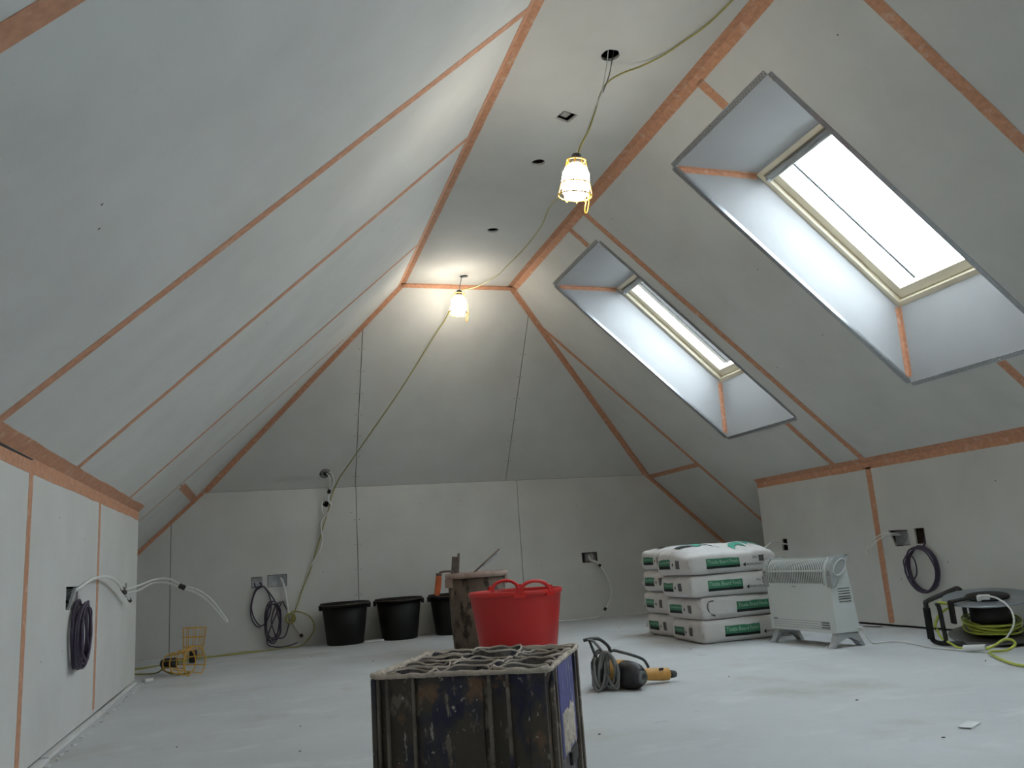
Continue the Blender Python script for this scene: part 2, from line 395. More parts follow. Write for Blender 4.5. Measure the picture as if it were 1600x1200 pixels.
# left knee wall
HB_L = [(3.60, .478), (3.815, .470), (3.815, .562), (3.595, .564)]
HB_L2 = rect(5.03, .49, 5.10, .565)
wall_l = struct(sheet('wall_left', SKL, [rect(YF - .1, -.1, YKL + .02, HKL + .02)], VOID, None, -.06, -.10))
jk = [YF, -1.8, -.6, .6, 1.8, 3.016, 4.229, YKL]
for a, b in zip(jk, jk[1:]):
    hs = [HB_L] if a < 3.7 < b else ([HB_L2] if a < 5.05 < b else [])
    sheet('plasterboard', SKL, [rect(a + G, .012, b - (G if b < YKL else 0), HKL)] + hs, BOARD, wall_l)
    if b < YKL: tape(SKL, (b, .03), (b, HKL - .004), .05 if b < 3.5 else .045, wall_l, .0008)
lab(sheet('tape_tear', SKL, [[(2.45, HKL - .013), (3.0, HKL - .010), (3.035, HKL - .004), (2.45, HKL - .002)]], VOID, wall_l, .0019, .0013), 'dark tear in the tape')
tape(SKL, (YF, HKL - .026), (YKL, HKL - .026), .05, wall_l, jit=.1)
S_ = Surf((0, YKL, 0), (1, 0, 0), (0, 0, 1), (0, 1, 0))
sheet('plasterboard', S_, [[(XKL - .0126, 0), (XKL - .0126, HKL - .03), (XAL, ZAL), (XAL, 0)]], BOARD, wall_l)
S_ = Surf((XAL, 0, 0), (0, 1, 0), (0, 0, 1), (1, 0, 0)); sheet('plasterboard', S_, [rect(YKL, 0, YB, ZAL)], BOARD, wall_l)
# right knee wall
HB_R = [[(4.092, .474), (4.215, .470), (4.256, .566), (4.10, .562)], rect(3.968, .478, 4.046, .567), rect(5.30, .478, 5.366, .56)]
wall_r = struct(sheet('wall_right', SKR, [rect(YF - .1, -.1, YKR + .02, HKR + .02)], VOID, None, -.06, -.10))
jk = [YF, -1.5, -.45, .75, 1.95, 3.15, 4.348, YKR]
for a, b in zip(jk, jk[1:]):
    hs = HB_R[:2] if a < 4 < b else (HB_R[2:] if a < 5.3 < b else [])
    sheet('plasterboard', SKR, [rect(a + G, .012, b - (G if b < YKR else 0), HKR)] + hs, BOARD, wall_r)
    if b < YKR: tape(SKR, (b, .02), (b, HKR - .03), .048, wall_r)
tape(SKR, (YF, HKR - .02), (YKR, HKR - .02), .042, wall_r)
S_ = Surf((0, YKR, 0), (1, 0, 0), (0, 0, 1), (0, 1, 0))
sheet('plasterboard', S_, [[(XKR + .0126, 0), (XKR + .0126, HKR - .03), (XAR, ZAR), (XAR, 0)]], BOARD, wall_r)
S_ = Surf((XAR, 0, 0), (0, 1, 0), (0, 0, 1), (-1, 0, 0)); sheet('plasterboard', S_, [rect(YKR, 0, YB, ZAR)], BOARD, wall_r)
# the end behind the lens
wall_f = struct(sheet('wall_front', SFr, [[(XKL - .1, -.1), (XKR + .1, -.1), (XKR + .1, HKR), (XR, HC + .1), (XL, HC + .1), (XKL - .1, HKL)]], BOARD, None, 0, -.1))

# little dark fixing heads dotted over the boards (drywall screws)
def screws(S, pts, parent):
    bm = bmesh.new()
    for a, b in pts:
        c = [S.P(a + .004 * math.cos(k * PI / 3), b + .004 * math.sin(k * PI / 3), .0006) for k in range(6)]
        bm.faces.new([bm.verts.new(p) for p in c])
    o = obj('screw_head', bm, STEELD, parent); o['kind'] = 'stuff'; return o
rnd = lambda n, a0, a1, b0, b1: [(random.uniform(a0, a1), random.uniform(b0, b1)) for _ in range(n)]
screws(SL, rnd(9, 1.4, 5.6, .2, 2.2), ceil_l); screws(SR, rnd(8, 1.9, 5.9, .1, 2.3), ceil_r)
screws(SG, [(.052 + s * .02, .15 + .2 * k) for k in range(5) for s in (-1, 1)] + rnd(8, -1, 2.2, .2, 1.1), wall_b)
screws(SH, [(.046 + s * .02, .1 + .19 * k) for k in range(9) for s in (-1, 1)] + [(1.34 + s * .02, .2 + .2 * k) for k in range(6) for s in (-1, 1)], ceil_b)
screws(SKL, rnd(5, 2.6, 5.3, .2, .9), wall_l); screws(SKR, rnd(5, 3.2, 5, .2, .9), wall_r)

# ------------------------------------------------------------------ roof windows
XT, ZT, XB, ZB = xr(2.453), 2.453, xr(1.318), 1.318
XIT, ZIT, XIB, ZIB = 1.82, 2.445, 2.592, 1.73
def slot_loops(L, w_, n, rows=2):
    out = []
    for r in range(rows):
        y = w_ * (r + .8) / (rows + .6)
        for k in range(n):
            x = L * (k + (.3 if r % 2 else .7)) / n - .5 * L / n * .5
            out.append(rect(x, y - .002, x + L / n * .55, y + .002))
    return out
def window(idx, y0, y1):
    v = Vector((XIT - XIB, 0, ZIT - ZIB)); Lf = v.length; v.normalize(); n = Vector((-v.z, 0, v.x))
    F = Surf((XIB, 0, ZIB), (0, 1, 0), v, n)
    bm = bmesh.new()                                     # fixed frame: stepped cream lining
    for a0, a1, b0, b1 in ((y0 - .02, y0 + .028, -.02, Lf + .02), (y1 - .028, y1 + .02, -.02, Lf + .02), (y0 + .028, y1 - .028, -.02, .028), (y0 + .028, y1 - .028, Lf - .028, Lf + .02)):
        sheet_bm(bm, F, [rect(a0, b0, a1, b1)], -.004, -.085)
    W = struct(obj('window_%d' % idx, bm, WINDOWC))
    # sash
    for a0, a1, b0, b1 in ((y0 + .031, y0 + .078, .031, Lf - .031), (y1 - .078, y1 - .031, .031, Lf - .031)):
        sheet('sash_stile', F, [rect(a0, b0, a1, b1)], WINDOWC, W, -.03, -.095)
    for b0, b1 in ((.031, .085), (Lf - .085, Lf - .031)):
        sheet('sash_rail', F, [rect(y0 + .0785, b0, y1 - .0785, b1)], WINDOWC, W, -.03, -.095)
    sheet('glass_pane', F, [rect(y0 + .07, .076, y1 - .07, Lf - .076)], GLASS, W, -.070, -.074)
    lab(sheet('glazing_gasket', F, [rect(y1 - .158, .085, y1 - .147, Lf - .085)], RUBBER, W, -.078, -.084), 'thin dark gasket line on the glass')
    sheet('outer_flashing', F, [rect(y0 - .06, -.10, y1 + .06, Lf + .10), rect(y0 + .03, .03, y1 - .03, Lf - .03)], HEATG, W, -.0965, -.10)
    bm = bmesh.new(); sheet_bm(bm, F, [rect(y0 + .035, Lf - .075, y1 - .035, Lf - .04)], .012, -.026); bevel(bm, .006)
    lab(obj('vent_bar', bm, HEATG, W), 'grey ventilation bar along the top')
    for k in (0, 1):
        bm = bmesh.new(); c = F.P((y0 + .05, y1 - .05)[k], Lf - .058, .002); box(bm, c, (.03, .022, .03)); bevel(bm, .004); obj('vent_bar_end', bm, STEEL, W)
    # reveals
    T = Surf((XT, 0, ZT), (0, 1, 0), (XIT - XT, 0, ZIT - ZT), (0, 0, -1)); LT = math.hypot(XIT - XT, ZIT - ZT)
    sheet('reveal_board', T, [rect(y0, .0, y1, LT)], BOARD_DIM, W)
    B = Surf((XB, 0, ZB), (0, 1, 0), (XIB - XB, 0, ZIB - ZB), (-1, 0, 0)); LB = math.hypot(XIB - XB, ZIB - ZB)
    sheet('reveal_board', B, [rect(y0, 0, y1, LB)], BOARD_DIM, W)
    A0 = Surf((0, y0, 0), (1, 0, 0), (0, 0, 1), (0, 1, 0)); A1 = Surf((0, y1, 0), (1, 0, 0), (0, 0, 1), (0, -1, 0))
    q = [(XT, ZT), (XB, ZB), (XIB, ZIB), (XIT, ZIT)]
    for A in (A0, A1): sheet('reveal_board', A, [q], BOARD_DIM, W)
    for A, yy, d in ((A0, y0, 1), (A1, y1, -1)):
        tape(A, (XT + .02, ZT - .013), (XIT, ZIT - .013), .026, W); tape(A, (XB - .012, ZB + .03), (XIB - .012, ZIB), .024, W)
        tape(T, (yy + d * .010, .02), (yy + d * .010, LT), .02, W); tape(B, (yy + d * .010, .03), (yy + d * .010, LB), .02, W)
    # perforated corner beads round the opening: one leg on the slope, one just inside the reveal
    bw = .026
    def bead(S, o, d, L, sgn, perf):
        e = Vector((d[1], -d[0])) * sgn
        class T2: pass
        loops = [rect(0, 0, L, bw)] + (slot_loops(L, bw, int(L / .021)) if perf else [])
        S2 = Surf(S.P(o[0], o[1], 0), S.u * d[0] + S.v * d[1], S.u * e.x + S.v * e.y, S.n)
        bm_ = bmesh.new(); sheet_bm(bm_, S2, loops, .0016, .0002); return obj('corner_bead', bm_, BEAD, W)
    bead(SR, (y0, VWT), (1, 0), y1 - y0, -1, idx < 3); bead(SR, (y0, VWB), (1, 0), y1 - y0, 1, idx < 3)
    bead(SR, (y0, VWB), (0, 1), VWT - VWB, -1, False); bead(SR, (y1, VWB), (0, 1), VWT - VWB, 1, False)
    du = Vector((XT - XB, ZT - ZB)); Ls = du.length; du.normalize()
    for A in (A0, A1):
        S2 = Surf(A.P(XB, ZB, 0), A.u * du.x + A.v * du.y, A.u * -du.y * -1 + A.v * du.x * -1 if False else A.u * (du.y) + A.v * (-du.x), A.n)
        sheet('corner_bead', S2, [rect(0.0, 0, Ls, .016)], BEAD, W, .0014, .0002)
    return W
for i, (a, b) in enumerate(WIN): window(i + 1, a, b)

# ------------------------------------------------------------------ site lamps hung from the ceiling strip
def ring(c, r, ax1, ax2, n=20, wob=0.): return [Vector(c) + Vector(ax1) * (r * (1 + wob * math.sin(3.1 * k)) * math.cos(2 * PI * k / n)) + Vector(ax2) * (r * math.sin(2 * PI * k / n)) for k in range(n)]
def lamp_cage(parent, z0, z1, r0, r1, m, nrib=8, nring=3, wr=.0022, bottom=True):
    for k in range(nrib):
        a = 2 * PI * k / nrib; c, s_ = math.cos(a), math.sin(a)
        P = [(r0 * c, r0 * s_, z0), (r1 * c, r1 * s_, z1)]
        if bottom: P += [(r1 * .75 * c, r1 * .75 * s_, z1 + (z1 - z0) * .1)]
        bm = bmesh.new(); tube(bm, P, wr, 5, 1, sm=False); obj('cage_wire', bm, m, parent, True)
    for j in range(nring):
        t = j / (nring - 1); z = z0 + (z1 - z0) * t; r = r0 + (r1 - r0) * t
        bm = bmesh.new(); tube(bm, ring((0, 0, z), r, (1, 0, 0), (0, 1, 0), 24), wr * 1.3, 5, 1, True, False); obj('cage_ring', bm, m, parent, True)
def site_lamp(label, loc, tilt, s, group):
    t = thing('site_lamp', label, 'lamp', loc); t.rotation_euler = tilt; t.scale = (s, s, s)
    bm = bmesh.new(); lathe(bm, [(0, -.128), (.02, -.127), (.038, -.118), (.048, -.098), (.050, -.07), (.047, -.035), (.036, -.012), (.020, .0), (0, .002)], 28); obj('bulb', bm, BULB, t, True)
    bm = bmesh.new(); lathe(bm, [(0, .036), (.014, .036), (.017, .030), (.021, .004), (.021, -.004), (0, -.006)], 20); lab(obj('lamp_holder', bm, CABLE_GD, t, True), 'dark lamp holder')
    lamp_cage(t, .012, -.115, .033, .060, CAGEY, 8, 4)
    bm = bmesh.new(); tube(bm, [(.052, 0, -.03), (.062, 0, -.10), (.062, .004, -.15), (.056, .008, -.165), (.050, .006, -.15), (.052, 0, -.12)], .0022, 5); lab(obj('cage_clip', bm, CAGEY, t, True), 'wire hook on the cage')
    return t
site_lamp('lit site lamp in a yellow cage hanging nearest, beside the big roof window', (.548, 2.9, 2.108), (.16, .02, .3), 1.16, None)
site_lamp('lit site lamp in a yellow cage hanging by the hipped end of the ceiling', (.692, 5.62, 2.445), (-.05, .10, -.1), 1.16, None)
def cable(name, label, cat, pts, r, m, **k): return tag(tube_obj(name, pts, r, m, None, **k), label, cat)
# lime cable that feeds the lamps along the ceiling, and its run down to the end wall
cable('lamp_cable', 'thin lime yellow cable looped along the ceiling to the nearest lit lamp', 'cable',
      [(1.12, .2, 2.598), (1.10, 1.3, 2.597), (1.06, 2.40, 2.594), (.985, 2.73, 2.594), (.90, 2.87, 2.585), (.80, 2.91, 2.553), (.735, 2.92, 2.51), (.69, 2.91, 2.44), (.625, 2.905, 2.28), (.575, 2.90, 2.19), (.556, 2.9, 2.140)], .0040, CABLE_YD)
cable('wire_tail', 'two pale wires hanging from the ceiling hole above the nearest lamp', 'cable',
      [(.735, 2.875, 2.65), (.73, 2.89, 2.60), (.715, 2.895, 2.53), (.69, 2.90, 2.44), (.65, 2.90, 2.36), (.60, 2.905, 2.24), (.56, 2.905, 2.165)], .0028, CABLE_W)
cable('wire_tail', 'grey wire hanging from the ceiling hole beside the paired pale wires', 'cable',
      [(.765, 2.89, 2.65), (.752, 2.892, 2.60), (.735, 2.90, 2.53), (.705, 2.912, 2.455)], .0024, CABLE_G)
cable('lamp_cable', 'lime yellow cable slung between the two hanging lamps under the ceiling', 'cable',
      [(.545, 2.93, 2.135), (.53, 2.97, 2.06), (.60, 3.25, 2.13), (.718, 3.7, 2.281), (.83, 4.15, 2.375), (.886, 4.6, 2.435), (.872, 5.0, 2.447), (.857, 5.2, 2.451), (.797, 5.5, 2.478), (.715, 5.62, 2.492)], .0038, CABLE_YD)
cable('wire_tail', 'thin grey wire dropping from the small hole above the farther lamp', 'cable',
      [(.735, 5.65, 2.66), (.728, 5.65, 2.605), (.71, 5.64, 2.54), (.70, 5.63, 2.49)], .003, CABLE_G)
cable('lamp_cable', 'yellow cable stretched from the farther lamp down the end wall to the floor', 'cable',
      [(.70, 5.66, 2.485), (.685, 5.80, 2.45), (.655, 5.98, 2.365), (.60, 6.05, 2.285), (.36, 6.35, 1.91), (.17, 6.56, 1.645), (-.03, 6.79, 1.365), (-.085, 6.86, 1.29), (-.135, 6.915, 1.18), (-.152, 6.93, 1.13), (-.181, 6.93, 1.021), (-.23, 6.935, .87), (-.309, 6.935, .614), (-.386, 6.935, .431), (-.457, 6.93, .245),
       (-.492, 6.925, .195), (-.475, 6.92, .26), (-.404, 6.915, .255), (-.335, 6.91, .215), (-.305, 6.9, .15), (-.32, 6.88, .09), (-.40, 6.85, .012), (-.52, 6.82, .006), (-.72, 6.72, .006), (-.90, 6.66, .006), (-1.10, 6.60, .006), (-1.30, 6.40, .006), (-1.62, 6.2, .006)], .0042, CABLE_YD)
cable('lamp_cable', 'dull yellow cable lying on the floor along the end wall towards the cages', 'cable',
      [(-.62, 6.74, .006), (-.80, 6.77, .006), (-1.0, 6.70, .006), (-1.2, 6.62, .006), (-1.45, 6.25, .006), (-1.75, 6.05, .006)], .0042, CABLE_YD)

# ------------------------------------------------------------------ unlit caged lamps on the floor
def floor_cage(name, label, loc, rot, s, L=.17, r0=.045, r1=.075):
    t = thing(name, label, 'lamp', loc); t.rotation_euler = rot; t.scale = (s, s, s)
    lamp_cage(t, 0, L, r0, r1, CAGEY, 10, 4, .0024, False)
    bm = bmesh.new(); lathe(bm, [(0, -.045), (.022, -.045), (.026, -.03), (.026, .035), (.020, .04), (0, .04)], 18); lab(obj('lamp_holder', bm, RUBBER, t, True), 'black rubber lamp holder')
    return t
c = floor_cage('caged_lamp', 'unlit yellow caged lamp lying on its side by the left knee wall', (-1.235, 5.70, .070), (0, PI / 2 - .03, -.70), 1.18)
bm = bmesh.new(); tube(bm, [(.0, .0, -.04), (.03, .02, -.07), (.06, .03, 0.), (.062, .03, .08), (.05, .0, .13), (.064, -.01, .05)], .0045, 6); lab(obj('flex', bm, CABLE_YD, c, True), 'yellow flex looped back along the cage')
floor_cage('caged_lamp', 'unlit orange caged lamp standing upright on the floor, open end up', (-1.15, 6.36, .047), (0, .06, .5), .98, .19, .062, .080)
cable('lamp_cable', 'short yellow cable trailing from the fallen caged lamp to the knee wall', 'cable', [(-1.262, 5.735, .055), (-1.30, 5.76, .02), (-1.36, 5.83, .006), (-1.48, 5.92, .006), (-1.65, 6.0, .006)], .0045, CABLE_YD)

# ------------------------------------------------------------------ cut-outs, back boxes, wire tails and coils on the walls
def back_box(label, S, a, b, wd, hd, m=STEEL, depth=.04, group=None):
    t = thing('back_box', label, 'socket box', S.P(a, b, -.058))
    def wbox(p0, p1, h0, h1):
        bm_ = bmesh.new(); sheet_bm(bm_, S, [rect(p0[0], p0[1], p1[0], p1[1])], h1, h0)
        for v in bm_.verts: v.co -= t.location
        return bm_
    e = .0015; f0, f1 = -.0565, -.0565 + depth
    x0, x1, y0, y1 = a - wd / 2, a + wd / 2, b - hd / 2, b + hd / 2
    obj('box_back', wbox((x0, y0), (x1, y1), f0, f0 + .002), m, t)
    for nm, p, q in (('box_side', (x0, y0), (x0 + e, y1)), ('box_side', (x1 - e, y0), (x1, y1)), ('box_side', (x0 + e, y0), (x1 - e, y0 + e)), ('box_side', (x0 + e, y1 - e), (x1 - e, y1))):
        obj(nm, wbox(p, q, f0 + .002, f1), m, t)
    return t
back_box('grey steel back box in the cut-out of the left knee wall', SKL, 3.745, .517, .13, .075, STEEL)
back_box('steel double back box sunk in the end wall above the tangled purple cable', SG, -.578, .507, .14, .085, STEEL, .046)
back_box('steel single back box at the left of the double one on the end wall', SG, -.733, .505, .078, .075, STEEL, .046)
back_box('steel back box in the end wall behind the single white drooping cable', SG, 2.075, .517, .10, .072, STEEL, .04)
back_box('grey steel back box behind the wider cut-out of the right knee wall', SKR, 4.165, .517, .12, .08, STEEL, .04)
back_box('dark back box in the narrow cut-out above the round purple coil', SKR, 4.005, .522, .066, .08, STEELD, .04)
def torn_flap(label, S, pts): return tag(sheet('torn_board', S, [pts], BOARD_DIM, None, -.001, -.0105), label, 'board scrap')
torn_flap('ragged scrap of board paper in the square ceiling hole', SCe, [(3.334, .697), (3.372, .69), (3.385, .722), (3.352, .735)])
torn_flap('torn triangular flap of plasterboard left in the left knee wall cut-out', SKL, [(3.66, .472), (3.775, .472), (3.775, .560)])
cable('white_cable', 'white cable arching from the left knee wall cut-out, loose end taped black', 'cable',
      [(-1.44, 3.79, .53), (-1.395, 3.80, .555), (-1.37, 3.937, .588), (-1.36, 4.239, .596), (-1.36, 4.505, .568), (-1.36, 4.75, .515), (-1.362, 4.93, .476)], .0075, CABLE_W)
def band(label, p0, p1, r, m=RUBBER):
    bm_ = bmesh.new(); cyl(bm_, p0, p1, r, 12); return tag(obj('tape_band', bm_, m), label, 'tape')
band('black tape band round the white cable on the left knee wall', (-1.36, 4.66, .538), (-1.36, 4.75, .516), .0105)
band('black cable end clip under the taped white cable', (-1.362, 4.90, .484), (-1.362, 4.95, .47), .009)
t = tube_obj('white_cable', [(-1.45, 5.06, .53), (-1.40, 5.10, .53), (-1.36, 5.3, .55), (-1.30, 5.45, .575), (-1.22, 5.45, .572), (-1.146, 5.45, .528), (-1.06, 5.45, .495), (-.98, 5.45, .43), (-.90, 5.45, .316), (-.905, 5.45, .305), (-.985, 5.452, .405), (-1.06, 5.452, .474), (-1.146, 5.452, .512), (-1.22, 5.46, .545), (-1.31, 5.46, .555), (-1.375, 5.35, .52), (-1.41, 5.09, .51)], .006, CABLE_W)
tag(t, 'white cable looped out past the end of the left knee wall', 'cable')
band('black tape band round the white loop past the knee wall end', (-1.165, 5.452, .530), (-1.130, 5.452, .512), .015)
def coil(label, S, ca, cb, ra, rb, turns, r, m, seed, wob=.12, h0=.012, tail=None, lead=None, name='cable_coil'):
    rg = random.Random(seed); P = []
    if lead: P += [S.P(*q) for q in lead]
    n = 12; ph = rg.uniform(0, 6)
    for k in range(int(turns * n)):
        a = 2 * PI * k / n + PI / 2; i = k // n; rr = 1 + wob * math.sin(.37 * k + ph) * rg.uniform(.3, 1)
        P.append(S.P(ca + ra * rr * math.cos(a) + rg.uniform(-1, 1) * .004, cb + rb * rr * math.sin(a), h0 + r * 1.7 * (i % 4) + rg.uniform(0, .004)))
    if tail: P += [S.P(*q) for q in tail]
    return tag(tube_obj(name, P, r, m, None, 5, 4), label, 'cable')
coil('tight bundle of purple cable hanging under the left knee wall cut-out', SKL, 3.775, .375, .105, .112, 6, .006, CABLE_P, 3, .28, .012, [(3.83, .33, .04), (3.92, .29, .03)], [(3.77, .51, -.04), (3.775, .49, .01)])
coil('single slack loop of purple cable outside the tight bundle on the left knee wall', SKL, 3.745, .37, .125, .122, 1.3, .005, CABLE_P, 8, .05, .04)
coil('round coil of purple cable hanging on the right knee wall above the reel', SKR, 4.0, .335, .112, .125, 6, .0055, CABLE_P, 5, .06, .012, None, [(4.0, .52, -.03), (3.975, .47, .01)])
coil('stray purple loop at the side of the round coil', SKR, 4.085, .35, .05, .07, 1.2, .004, CABLE_P, 6, .05, .03)
coil('wide loop of dark purple cable on the end wall, first of the tangle', SG, -.70, .315, .072, .150, 1.6, .0052, CABLE_P, 11, .10, .015, None, [(-.75, .50, -.03), (-.74, .47, .012)])
coil('narrow coil of dark purple cable on the end wall, middle of the tangle', SG, -.615, .20, .055, .145, 4, .0052, CABLE_P, 12, .22, .03, None, [(-.71, .50, -.03), (-.66, .45, .012), (-.60, .36, .02)])
coil('slack purple loop on the end wall touching the white tail, last of the tangle', SG, -.555, .20, .065, .135, 1.1, .0050, CABLE_P, 13, .08, .02, [(-.66, .07, .03), (-.60, .012, .04), (-.50, .012, .05), (-.431, .03, .04)])
cable('white_cable', 'white cable looping from the upper hole down the end wall to mid height', 'cable',
      [(-.20, 6.97, 1.345), (-.17, 6.86, 1.335), (-.142, 6.84, 1.305), (-.136, 6.86, 1.241), (-.163, 6.90, 1.185), (-.178, 6.915, 1.123), (-.152, 6.915, 1.075), (-.165, 6.915, 1.035), (-.205, 6.925, .985), (-.237, 6.925, .945), (-.235, 6.925, .87), (-.228, 6.925, .80), (-.255, 6.925, .71), (-.325, 6.93, .60)], .0075, CABLE_W)
cable('white_cable', 'second white strand drooping from the upper hole beside the first', 'cable',
      [(-.215, 6.97, 1.34), (-.185, 6.87, 1.325), (-.165, 6.86, 1.29), (-.160, 6.87, 1.23), (-.168, 6.905, 1.19)], .007, CABLE_W)
cable('white_cable', 'short white strand out of the round hole in the end wall', 'cable',
      [(-.20, 7.0, 1.10), (-.222, 6.94, 1.10), (-.228, 6.93, 1.05), (-.215, 6.93, 1.00)], .006, CABLE_W)
band('black tape band on the white strands under the upper hole', (-.163, 6.893, 1.2), (-.172, 6.91, 1.172), .013)
bm = bmesh.new(); lathe(bm, [(.030, 0), (.043, 0), (.043, .012), (.036, .05), (.02, .055), (.02, .04), (.030, .035)], 18, closed=True)
dbx = obj('drum_box', bm, CABLE_G, None, True); dbx.matrix_world = Matrix.Translation(SH.P(-.198, .14, -.045)) @ SH.n.to_track_quat('Z', 'Y').to_matrix().to_4x4(); tag(dbx, 'grey round ceiling box poking out of the upper hole in the hipped end', 'junction box')
cable('white_cable', 'white cable dropping from the double back box, end capped black', 'cable',
      [(-.56, 6.98, .52), (-.546, 6.93, .516), (-.522, 6.925, .43), (-.507, 6.925, .33), (-.495, 6.925, .25), (-.475, 6.92, .20), (-.435, 6.91, .135), (-.405, 6.90, .085)], .0085, CABLE_W)
band('black end cap of the white cable by the yellow loop', (-.409, 6.902, .09), (-.396, 6.898, .07), .013)
bm = bmesh.new(); tube(bm, ring((-.482, 6.905, .215), .035, (1, 0, 0), (0, -.2, 1), 12), .007, 6, 2, True); tube(bm, [(-.49, 6.91, .2), (-.465, 6.90, .23), (-.47, 6.9, .17)], .007, 6)
tag(obj('cable_knot', bm, CABLE_YD, None, True), 'knot of yellow cable tied round the white cable on the end wall', 'cable')
cable('white_cable', 'white cable drooping in a wide arc on the end wall beside the sacks', 'cable',
      [(2.06, 6.98, .53), (2.06, 6.93, .49), (2.10, 6.905, .475), (2.145, 6.90, .425), (2.194, 6.90, .32), (2.213, 6.90, .21), (2.185, 6.90, .13), (2.12, 6.90, .05), (2.044, 6.89, .012), (1.90, 6.86, .008), (1.72, 6.87, .008), (1.62, 6.88, .008)], .0085, CABLE_W)
band('black tape band near the box end of the arcing white cable', (2.12, 6.902, .452), (2.135, 6.90, .435), .0125)
band('black tape band near the floor on the arcing white cable', (2.150, 6.90, .082), (2.132, 6.90, .062), .0125)
cable('white_cable', 'small white loop sticking out over the orange tape on the right knee wall', 'cable',
      [(2.97, 4.20, .545), (2.925, 4.215, .548), (2.91, 4.281, .544), (2.905, 4.362, .512), (2.90, 4.425, .457), (2.90, 4.424, .440), (2.902, 4.408, .437), (2.906, 4.345, .495), (2.92, 4.26, .535), (2.97, 4.19, .535)], .0042, CABLE_W)
cable('white_cable', 'thin white cable end sticking out above the sacks from the right knee wall', 'cable',
      [(2.97, 5.34, .52), (2.92, 5.345, .53), (2.87, 5.33, .543), (2.82, 5.30, .545), (2.74, 5.22, .53), (2.66, 5.16, .505)], .0055, CABLE_W)

# ------------------------------------------------------------------ buckets along the end wall
def black_bucket(label, x, y, rz):
    t = thing('black_bucket', label, 'bucket', (x, y, 0), rz, 'black buckets by the end wall')
    R0, R1, H = .138, .176, .308
    bm_ = bmesh.new(); lathe(bm_, [(0, 0), (R0 - .01, 0), (R0, .006), (R1, H), (R1 - .004, H), (R0 - .004, .012), (0, .01)], 36); obj('body', bm_, BLACKP, t, True)
    bm_ = bmesh.new(); lathe(bm_, [(R1, H - .030), (R1 + .007, H - .030), (R1 + .012, H - .008), (R1 + .011, H + .003), (R1 - .002, H + .004), (R1 - .003, H - .004)], 36, closed=True); obj('rim', bm_, BLACKP, t, True)
    for s_ in (-1, 1):
        bm_ = bmesh.new(); box(bm_, (s_ * (R1 + .012), 0, H - .028), (.022, .05, .04)); bevel(bm_, .006); obj('handle_lug', bm_, BLACKP, t)
    bm_ = bmesh.new(); tube(bm_, [((R1 + .017) * math.cos(a), -(R1 + .017) * math.sin(a), H - .01 + .0 * a) for a in [PI * k / 14 for k in range(15)]], .003, 6, 2); lab(obj('bail_handle', bm_, STEELD, t, True), 'wire bail handle folded down')
    return t
black_bucket('black builder bucket next to the tangled purple cable, leftmost of three', -.082, 6.728, .15)
black_bucket('middle black builder bucket, between its fellow and the brown bin', .338, 6.742, -.1)
black_bucket('black builder bucket half hidden behind the plaster crusted bin', .765, 6.75, .1)
bm = bmesh.new(); box(bm, (.125, 6.66, .009), (.15, .03, .014)); bevel(bm, .002); tag(obj('batten', bm, PAPER), 'white offcut strip lying between two black buckets', 'offcut')

# plaster-crusted mixing bin
t = thing('mixing_bin', 'tall brown bin crusted in dried plaster behind the red tub', 'bucket', (.637, 5.36, 0))
bm = bmesh.new(); lathe(bm, [(0, 0), (.155, 0), (.163, .01), (.172, .15), (.187, .47), (.181, .47), (.160, .02), (0, .015)], 40)
for v in bm.verts:
    if v.co.length > .1: v.co += Vector((v.co.x, v.co.y, 0)).normalized() * .004 * noise.noise(v.co * 18)
obj('body', bm, PLAST_BROWN, t, True)
bm = bmesh.new(); lathe(bm, [(.183, .452), (.199, .452), (.203, .468), (.202, .484), (.184, .486), (.180, .470)], 40, closed=True)
for v in bm.verts: v.co.z += .004 * noise.noise(v.co * 14)
obj('rim', bm, PLAST_RIM, t, True)
for a in (PI + .2, .2):
    bm = bmesh.new(); box(bm, (.195 * math.cos(a), .195 * math.sin(a), .425), (.03, .07, .055), Matrix.Rotation(a, 3, 'Z')); bevel(bm, .006); obj('handle_lug', bm, PLAST_RIM, t)
# tools in and on it
t = thing('trowel', 'trowel with an orange handle hooked over the rim of the brown bin', 'trowel', (.40, 5.29, .42))
bm = bmesh.new(); tube(bm, [(-.022, 0, .06), (-.026, 0, .03), (-.033, 0, -.02), (-.040, 0, -.062)], lambda q: .017 + .003 * math.sin(q * PI), 10, 4); obj('handle', bm, ORANGE, t, True)
bm = bmesh.new(); cyl(bm, (-.040, 0, -.060), (-.042, 0, -.074), .0165, 10); lab(obj('end_cap', bm, RUBBER, t, True), 'dark end cap')
bm = bmesh.new(); cyl(bm, (-.021, 0, .074), (-.022, 0, .058), .019, 10); lab(obj('ferrule', bm, STEELD, t, True), 'rusty ferrule')
bm = bmesh.new(); tube(bm, [(-.020, 0, .068), (-.008, -.004, .080), (.03, -.01, .082), (.06, -.004, .075), (.072, .01, .03)], .007, 8); obj('shank', bm, STEELD, t, True)
bm = bmesh.new(); box(bm, (.079, .03, -.06), (.003, .10, .20)); lab(obj('blade', bm, STEELD, t), 'crusted steel blade inside the bin')
t = thing('stirring_stick', 'short grubby flat stick standing in the brown bin', 'stick', (.485, 5.34, .40))
bm = bmesh.new(); R = Matrix.Rotation(.10, 3, 'Y'); box(bm, (0, 0, .05), (.038, .014, .28), R); bevel(bm, .003); obj('shaft', bm, WOODD, t)
bm = bmesh.new(); box(bm, (.030, .004, .11), (.014, .012, .20), R); bevel(bm, .002); lab(obj('splint', bm, STEELD, t), 'darker strip along one edge')
t = thing('bucket_scoop', 'thin metal blade tool slanting up out of the brown bin', 'tool', (.60, 5.36, .48))
